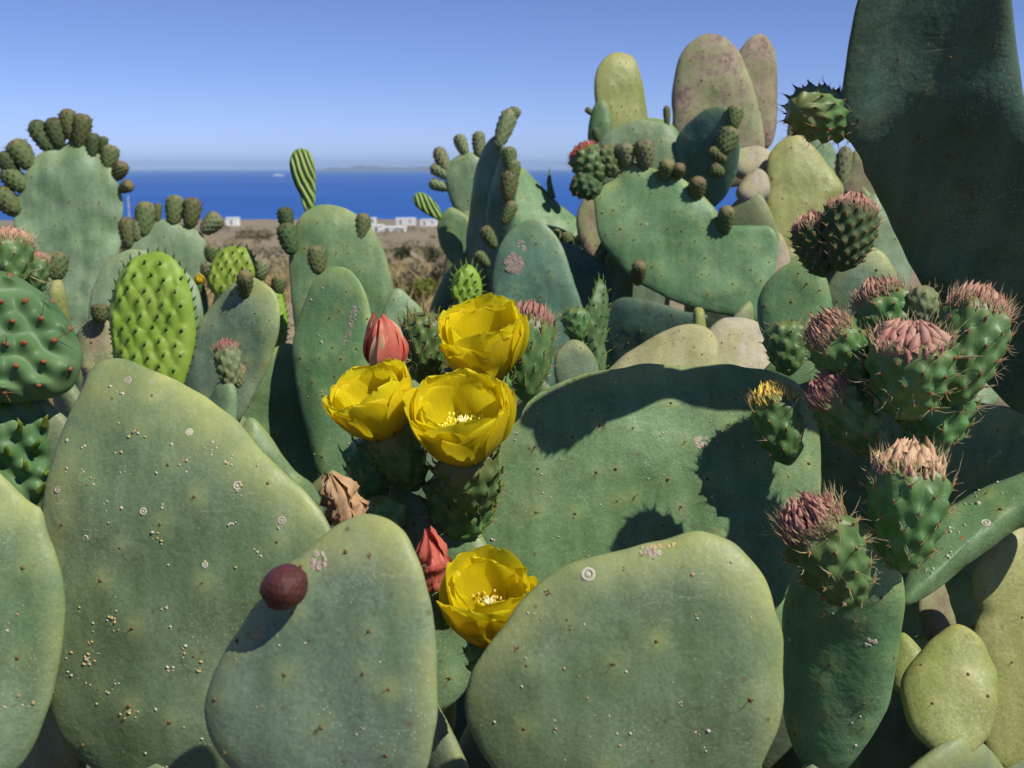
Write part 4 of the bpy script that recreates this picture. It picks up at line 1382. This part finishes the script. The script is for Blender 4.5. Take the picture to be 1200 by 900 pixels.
for b in ((735, 196, 730, 167, 21), (756, 197, 754, 163, 24)):
    bud(c15, *b[:4], R1, b[4], 'bud_pale', dt=-.02)
for b in ((777, 213, 783, 188, 19), (792, 210, 797, 193, 15), (814, 236, 819, 208, 20), (848, 275, 853, 242, 19), (747, 333, 750, 307, 17)):
    bud(c15, *b[:4], R1, b[4], 'bud', dt=-.03)
R4 = Pad(c15, [(792, 190), (792, 165), (805, 145), (828, 128), (848, 126), (862, 140), (866, 170), (862, 205), (850, 230), (830, 246), (810, 236), (798, 215)], 1.98, yaw=-35, pitch=-8, th=.011, mat='pad_blue', **MID)
for b in ((858, 150, 863, 124, 20), (845, 180, 858, 150, 24), (850, 188, 831, 175, 14), (848, 203, 832, 197, 16)):
    bud(c15, *b[:4], 1.93, b[4], 'bud')
R5 = Pad(c15, [(790, 175), (788, 140), (788, 100), (800, 60), (830, 40), (862, 55), (880, 95), (892, 140), (896, 175), (885, 210), (850, 220), (810, 205)], 2.2, yaw=-4, pitch=12, th=.018, mat='pad_old', **MID)
R5b = Pad(c15, [(860, 100), (866, 60), (890, 40), (908, 60), (911, 110), (909, 155), (896, 175), (875, 150)], 2.3, yaw=10, pitch=10, th=.018, mat='pad_old')
R6 = Pad(c15, [(862, 228), (868, 212), (884, 199), (898, 205), (902, 225), (890, 237), (872, 238)], 2.0, yaw=10, pitch=25, th=.018, mat='pad_rock', space=.06)
R6b = Pad(c15, [(855, 200), (858, 180), (885, 172), (905, 180), (905, 200), (880, 212)], 2.1, yaw=0, pitch=25, th=.018, mat='pad_rock', space=.06)
R8 = Pad(c15, [(675, 262), (680, 240), (690, 225), (702, 225), (712, 260), (712, 300), (700, 310), (682, 290)], 2.05, yaw=10, pitch=16, th=.012, mat='pad_old')
kk1 = Pad(c15, [(705, 450), (722, 425), (748, 406), (780, 388), (806, 380), (830, 384), (842, 405), (838, 440), (800, 470), (740, 475)], 1.55, yaw=-12, pitch=42, th=.016, mat='pad_bleached', **MID)
kk2 = Pad(c15, [(822, 440), (828, 392), (842, 376), (866, 373), (890, 380), (905, 396), (912, 430), (900, 460), (850, 470)], 1.62, yaw=6, pitch=38, th=.018, mat='pad_rock', **MID)
kst = Pad(c15, [(812, 395), (813, 365), (820, 360), (826, 366), (827, 395), (819, 400)], 1.68, yaw=0, pitch=10, th=.012, mat='pad_yellow', space=.05)
rr1 = Pad(c15, [(690, 430), (700, 380), (725, 350), (760, 352), (800, 365), (830, 372), (800, 395), (760, 420), (715, 450)], 1.80, yaw=-20, pitch=-5, th=.012, mat='pad_shaded')  # fills the black gap; its shade is painted into the colour
for p in (R1, R2, R8, kk1, kk2, rr1, R6):
    support(c15, low(p), seg=.45, w=.20)

c16 = cactus('prickly pear with a yellowed speckled pad between the grey green and the dark pads', 940, 330, 2.1)
R7 = Pad(c16, [(898, 215), (901, 182), (915, 165), (932, 157), (950, 170), (966, 188), (978, 206), (988, 226), (974, 246), (952, 275), (938, 300), (922, 312), (909, 292), (899, 260)], 2.05, yaw=4, pitch=18, th=.012, mat='pad_yellow', **MID)
R7b = Pad(c16, [(948, 190), (952, 165), (965, 162), (978, 175), (982, 200), (970, 215)], 2.3, yaw=0, pitch=16, th=.010, mat='pad_pale', space=.05)
R7c = Pad(c16, [(985, 225), (995, 195), (1003, 175), (1018, 185), (1030, 215), (1022, 232), (1005, 236)], 2.2, yaw=-10, pitch=18, th=.012, mat='pad_old')
R7d = Pad(c16, [(922, 160), (926, 138), (938, 124), (955, 135), (962, 155), (955, 175), (935, 175)], 2.35, yaw=0, pitch=16, th=.012, mat='pad_old')
bud(c16, 986, 220, 991, 172, 2.2, 19, 'bud_pale')
R9 = Pad(c16, [(1006, 300), (1005, 255), (1015, 232), (1035, 228), (1058, 250), (1070, 300), (1060, 345), (1030, 350), (1012, 330)], 1.9, yaw=0, pitch=16, th=.011, mat='pad_pale')
R9b = Pad(c16, [(890, 330), (892, 295), (902, 270), (916, 275), (926, 305), (922, 335), (905, 345)], 2.0, yaw=0, pitch=16, th=.011, mat='pad_rock')
for p in (R7, R9, R9b, R7c):
    support(c16, low(p), seg=.45, w=.18)

# ------------------------------------------------------------------ the slope behind
def bush(x, y, w_px, h_px, mat, label, n=1600, seed=1):
    r0 = random.Random(seed)
    d = ground_hit(x, y)
    b = P(x, y, d)
    gz = ground_z(b[0], b[1])
    k = d / FPX
    rx, hz = w_px * k / 2, h_px * k
    base = Vector((b[0], b[1], gz - .05))
    top = P(x, y - h_px, d)[2]
    t = thing('bush', base, label, 'bush', 'bushes on the dry slope')
    mb = MB()
    for i in range(7):
        a = r0.uniform(0, 6.28)
        q = (math.cos(a) * rx * .6, math.sin(a) * rx * .6, (top - base.z) * r0.uniform(.5, .85))
        mb.spike((0, 0, 0), q, .03 * rx, 5, .1)
    mb.build('trunk', M['bark'], t, Matrix.Translation(base))
    leaf = rx * .16
    lv = MB()
    H = top - base.z
    lumps = [(r0.uniform(-.62, .62) * rx, r0.uniform(-.5, .5) * rx, H - hz * r0.uniform(.25, .95), r0.uniform(.26, .48)) for _ in range(12)]
    for i in range(n):
        lx, ly, lz, lr = r0.choice(lumps)
        v = Vector((r0.gauss(0, 1), r0.gauss(0, 1), r0.gauss(0, 1))).normalized() * (r0.random() ** .4)
        c = np.array([lx + v.x * rx * lr, ly + v.y * rx * lr, max(.02, lz + v.z * min(hz * .5, rx * lr))])
        dv = np.array([r0.gauss(0, 1), r0.gauss(0, 1), r0.gauss(.3, 1)]); dv /= np.linalg.norm(dv)
        sd = np.cross(dv, [r0.gauss(0, 1), r0.gauss(0, 1), r0.gauss(0, 1)]); sd /= np.linalg.norm(sd)
        L = leaf * r0.uniform(.6, 1.4)
        lv.add([c, c + dv * L * .5 + sd * L * .3, c + dv * L, c + dv * L * .5 - sd * L * .3], [(0, 1, 2, 3)])
    lv.build('crown', M[mat], t, Matrix.Translation(base), smooth=False, kind='stuff')


M['scrub'] = mat_leafy('scrub_leaf', (.055, .075, .030, 1), (.11, .12, .05, 1), .25, .6, 3)
M['scrub_grey'] = mat_leafy('scrub_leaf_grey', (.22, .195, .11, 1), (.30, .26, .16, 1), .25, .7, 3)
M['scrub_lime'] = mat_leafy('scrub_leaf_lime', (.17, .22, .03, 1), (.26, .28, .05, 1), .3, .6, 6)
bush(473, 305, 26, 17, 'scrub', 'small round dark green bush on the slope', 1500, 1)
bush(507, 308, 30, 20, 'scrub', 'dark green bush beside the edgewise cactus pads', 1500, 2)
bush(478, 350, 60, 48, 'scrub_grey', 'grey brown dry scrub bush in front of the round dark bushes', 5200, 3)
bush(512, 352, 60, 50, 'scrub_grey', 'grey dry scrub bush below the striped young pad', 5200, 4)
bush(505, 372, 60, 46, 'scrub_lime', 'yellow green leafy bush behind the yellow flowers', 3800, 5)
bush(322, 388, 34, 60, 'scrub_lime', 'yellow green bush squeezed between the grey pad and the tall twin pads', 2600, 6)
bush(300, 280, 50, 9, 'scrub_grey', 'low dry bush on the far slope by the dark budded rim', 1500, 7)
bush(150, 300, 50, 50, 'scrub_grey', 'dry bush behind the pale olive pad', 3000, 8)

# dry grass
def grass():
    M['straw'] = mat_leafy('dry_grass', (.42, .31, .13, 1), (.52, .41, .20, 1), .35, .7, 3)
    mb = MB()
    r0 = random.Random(3)
    for i in range(24000):
        y = 5 * (60 / 5) ** r0.random()
        x = r0.uniform(-.62, .12) * y
        if noise.noise(Vector((x * .35, y * .22, 1))) < -.05:
            continue
        z = ground_z(x, y)
        h = r0.uniform(.12, .38) * (1 + y * .012)
        wd = .004 * (1 + y * .16)
        a = r0.uniform(0, 6.28)
        lx, ly = r0.gauss(0, .35) * h, r0.gauss(0, .35) * h
        dx, dy = math.cos(a) * wd, math.sin(a) * wd
        mb.add([(x - dx, y - dy, z - .02), (x + dx, y + dy, z - .02), (x + lx * .5 + dx * .6, y + ly * .5, z + h * .6), (x + lx, y + ly, z + h)], [(0, 1, 2), (0, 2, 3)])
    o = mb.build('dry_grass', M['straw'], smooth=False, kind='stuff')
    o['label'] = 'dry straw coloured grass covering the slope'
    o['category'] = 'grass'


grass()


def scrub():
    r0 = random.Random(5)
    mb = MB()
    for i in range(520):
        y = 22 * (700 / 22) ** r0.random()
        x = r0.uniform(-.5, .15) * y
        z = ground_z(x, y)
        R = r0.uniform(.25, .75) * (1 + y / 150)
        for k in range(46):
            v = Vector((r0.gauss(0, 1), r0.gauss(0, 1), abs(r0.gauss(0, 1)))).normalized() * R * r0.random() ** .4
            q = np.array([x + v.x, y + v.y, z + v.z * .75])
            a = rng.normal(size=3); a /= np.linalg.norm(a); b = np.cross(a, rng.normal(size=3)); b /= np.linalg.norm(b)
            L = R * .34
            mb.add([q, q + a * L * .5 + b * L * .35, q + a * L, q + a * L * .5 - b * L * .35], [(0, 1, 2, 3)])
    o = mb.build('scrub', M['scrub_grey'], smooth=False, kind='stuff')
    o['label'] = 'low grey brown scrub dotting the slope down to the shore'
    o['category'] = 'scrub'


scrub()

# white houses by the shore
M['lime'] = mat_simple('whitewash', (.78, .78, .76, 1), (.84, .83, .80, 1), .5, .9, .1)
M['glass_dark'] = mat_simple('window_dark', (.05, .07, .10, 1), (.07, .09, .12, 1), 2, .3, .4)


def house(x, y, d, w_px, h_px, label):
    d = min(d, ground_hit(x, y))
    b = P(x, y, d)
    k = d / FPX
    w, h, dp = w_px * k, h_px * k, 9.0
    gz = ground_z(b[0], b[1])
    base = Vector((b[0], b[1], min(gz, b[2]) - .3))
    H = max(h, b[2] + h - base.z)
    t = thing('house', base, label, 'house', 'white houses near the shore')
    T = Matrix.Translation(base)
    def box(name, x0, x1, y0, y1, z0, z1, mat, parent=t):
        v = [(a, b_, c) for a in (x0, x1) for b_ in (y0, y1) for c in (z0, z1)]
        f = [(0, 1, 3, 2), (4, 6, 7, 5), (0, 4, 5, 1), (2, 3, 7, 6), (0, 2, 6, 4), (1, 5, 7, 3)]
        return link(bpy.data.objects.new(name, mesh_from(name, v, f, mat, False)), parent, T)
    wl = box('wall', -w / 2, w / 2, 0, dp, 0, H, M['lime'])
    box('roof', -w / 2 - .25, w / 2 + .25, -.25, dp + .25, H, H + .35, M['lime'])
    n = max(1, int(w / 5))
    for i in range(n):
        cx = -w / 2 + (i + .5) * w / n
        box('window' if i else 'door', cx - .6, cx + .6, -.06, .05, H * .45 if i else H * .2, H * .78, M['glass_dark'])


house(475, 263, 820, 22, 6.5, 'long white house by the shore, highest of its row')
house(502, 264, 800, 19, 6, 'white house by the shore beside the striped young pad')
house(441, 272, 640, 13, 7, 'small white cube house next to the tall pad rim')
house(461, 271, 630, 27, 4, 'low long white house in front of the others')
house(437, 259, 900, 5, 3, 'tiny white hut far out by the shore')
house(271, 262, 760, 13, 6, 'lone white house at the shore beyond the budded olive pad')

# pole and boat
mb = MB()
d_ = ground_hit(152, 262); b_ = P(152, 262, d_); gz = ground_z(b_[0], b_[1])
top_ = P(152, 226, d_); w_ = d_ / FPX
mb.spike((0, 0, -.3), (0, 0, (top_[2] - gz) * .55), .9 * w_, 8); mb.spike((0, 0, (top_[2] - gz) * .5), (0, 0, top_[2] - gz), .8 * w_, 8)
o = mb.build('pole', M['speck_pale'], None, Matrix.Translation((b_[0], b_[1], gz)))
o['label'] = 'thin pale pole standing against the sea'; o['category'] = 'pole'
bt = P(326, 206.5, 1); dv_ = bt - CAM; tt_ = (SEA_Z - EYE) / dv_[2]; bp = CAM + dv_ * tt_
t_ = thing('boat', bp, 'white boat far out on the sea', 'boat')
s_ = tt_ / FPX
mb = MB()
L_ = 12 * s_
v_ = [(-L_ / 2, -L_ * .1, 0), (-L_ / 2, L_ * .1, 0), (L_ * .4, L_ * .1, 0), (L_ * .4, -L_ * .1, 0), (-L_ / 2, -L_ * .13, L_ * .12), (-L_ / 2, L_ * .13, L_ * .12), (L_ * .38, L_ * .13, L_ * .12), (L_ * .38, -L_ * .13, L_ * .12), (L_ * .56, 0, L_ * .15)]
mb.add(v_, [(0, 1, 5, 4), (0, 4, 7, 3), (1, 2, 6, 5), (4, 5, 6, 8, 7), (3, 7, 8), (2, 8, 6), (3, 8, 2), (0, 3, 2, 1)])
mb.build('hull', M['lime'], t_, Matrix.Translation(Vector(bp)), smooth=False)
mb = MB()
v_ = [(x, y, z) for x in (-L_ * .3, L_ * .1) for y in (-L_ * .08, L_ * .08) for z in (L_ * .11, L_ * .2)]
mb.add(v_, [(0, 1, 3, 2), (4, 6, 7, 5), (0, 4, 5, 1), (2, 3, 7, 6), (0, 2, 6, 4), (1, 5, 7, 3)])
mb.build('cabin', M['lime'], t_, Matrix.Translation(Vector(bp)), smooth=False)

# ------------------------------------------------------------------ sea haze
hz = MB()
X, Y0, Y1, Z0, Z1 = 120000, -80, 62000, -66, 330
v_ = [(x, y, z) for x in (-X, X) for y in (Y0, Y1) for z in (Z0, Z1)]
hz.add(v_, [(0, 1, 3, 2), (4, 6, 7, 5), (0, 4, 5, 1), (2, 3, 7, 6), (0, 2, 6, 4), (1, 5, 7, 3)])
hm = bpy.data.materials.new('haze')
hm.use_nodes = True
for n_ in list(hm.node_tree.nodes):
    hm.node_tree.nodes.remove(n_)
pv = hm.node_tree.nodes.new('ShaderNodeVolumePrincipled')
pv.inputs['Color'].default_value = (.50, .70, 1.0, 1)
pv.inputs['Density'].default_value = 4.0e-5
pv.inputs['Anisotropy'].default_value = -0.2
ho = hm.node_tree.nodes.new('ShaderNodeOutputMaterial')
hm.node_tree.links.new(pv.outputs[0], ho.inputs['Volume'])
o = hz.build('haze', hm, kind='stuff', smooth=False)
o['label'] = 'thin bluish sea haze over the water'
o['category'] = 'haze'
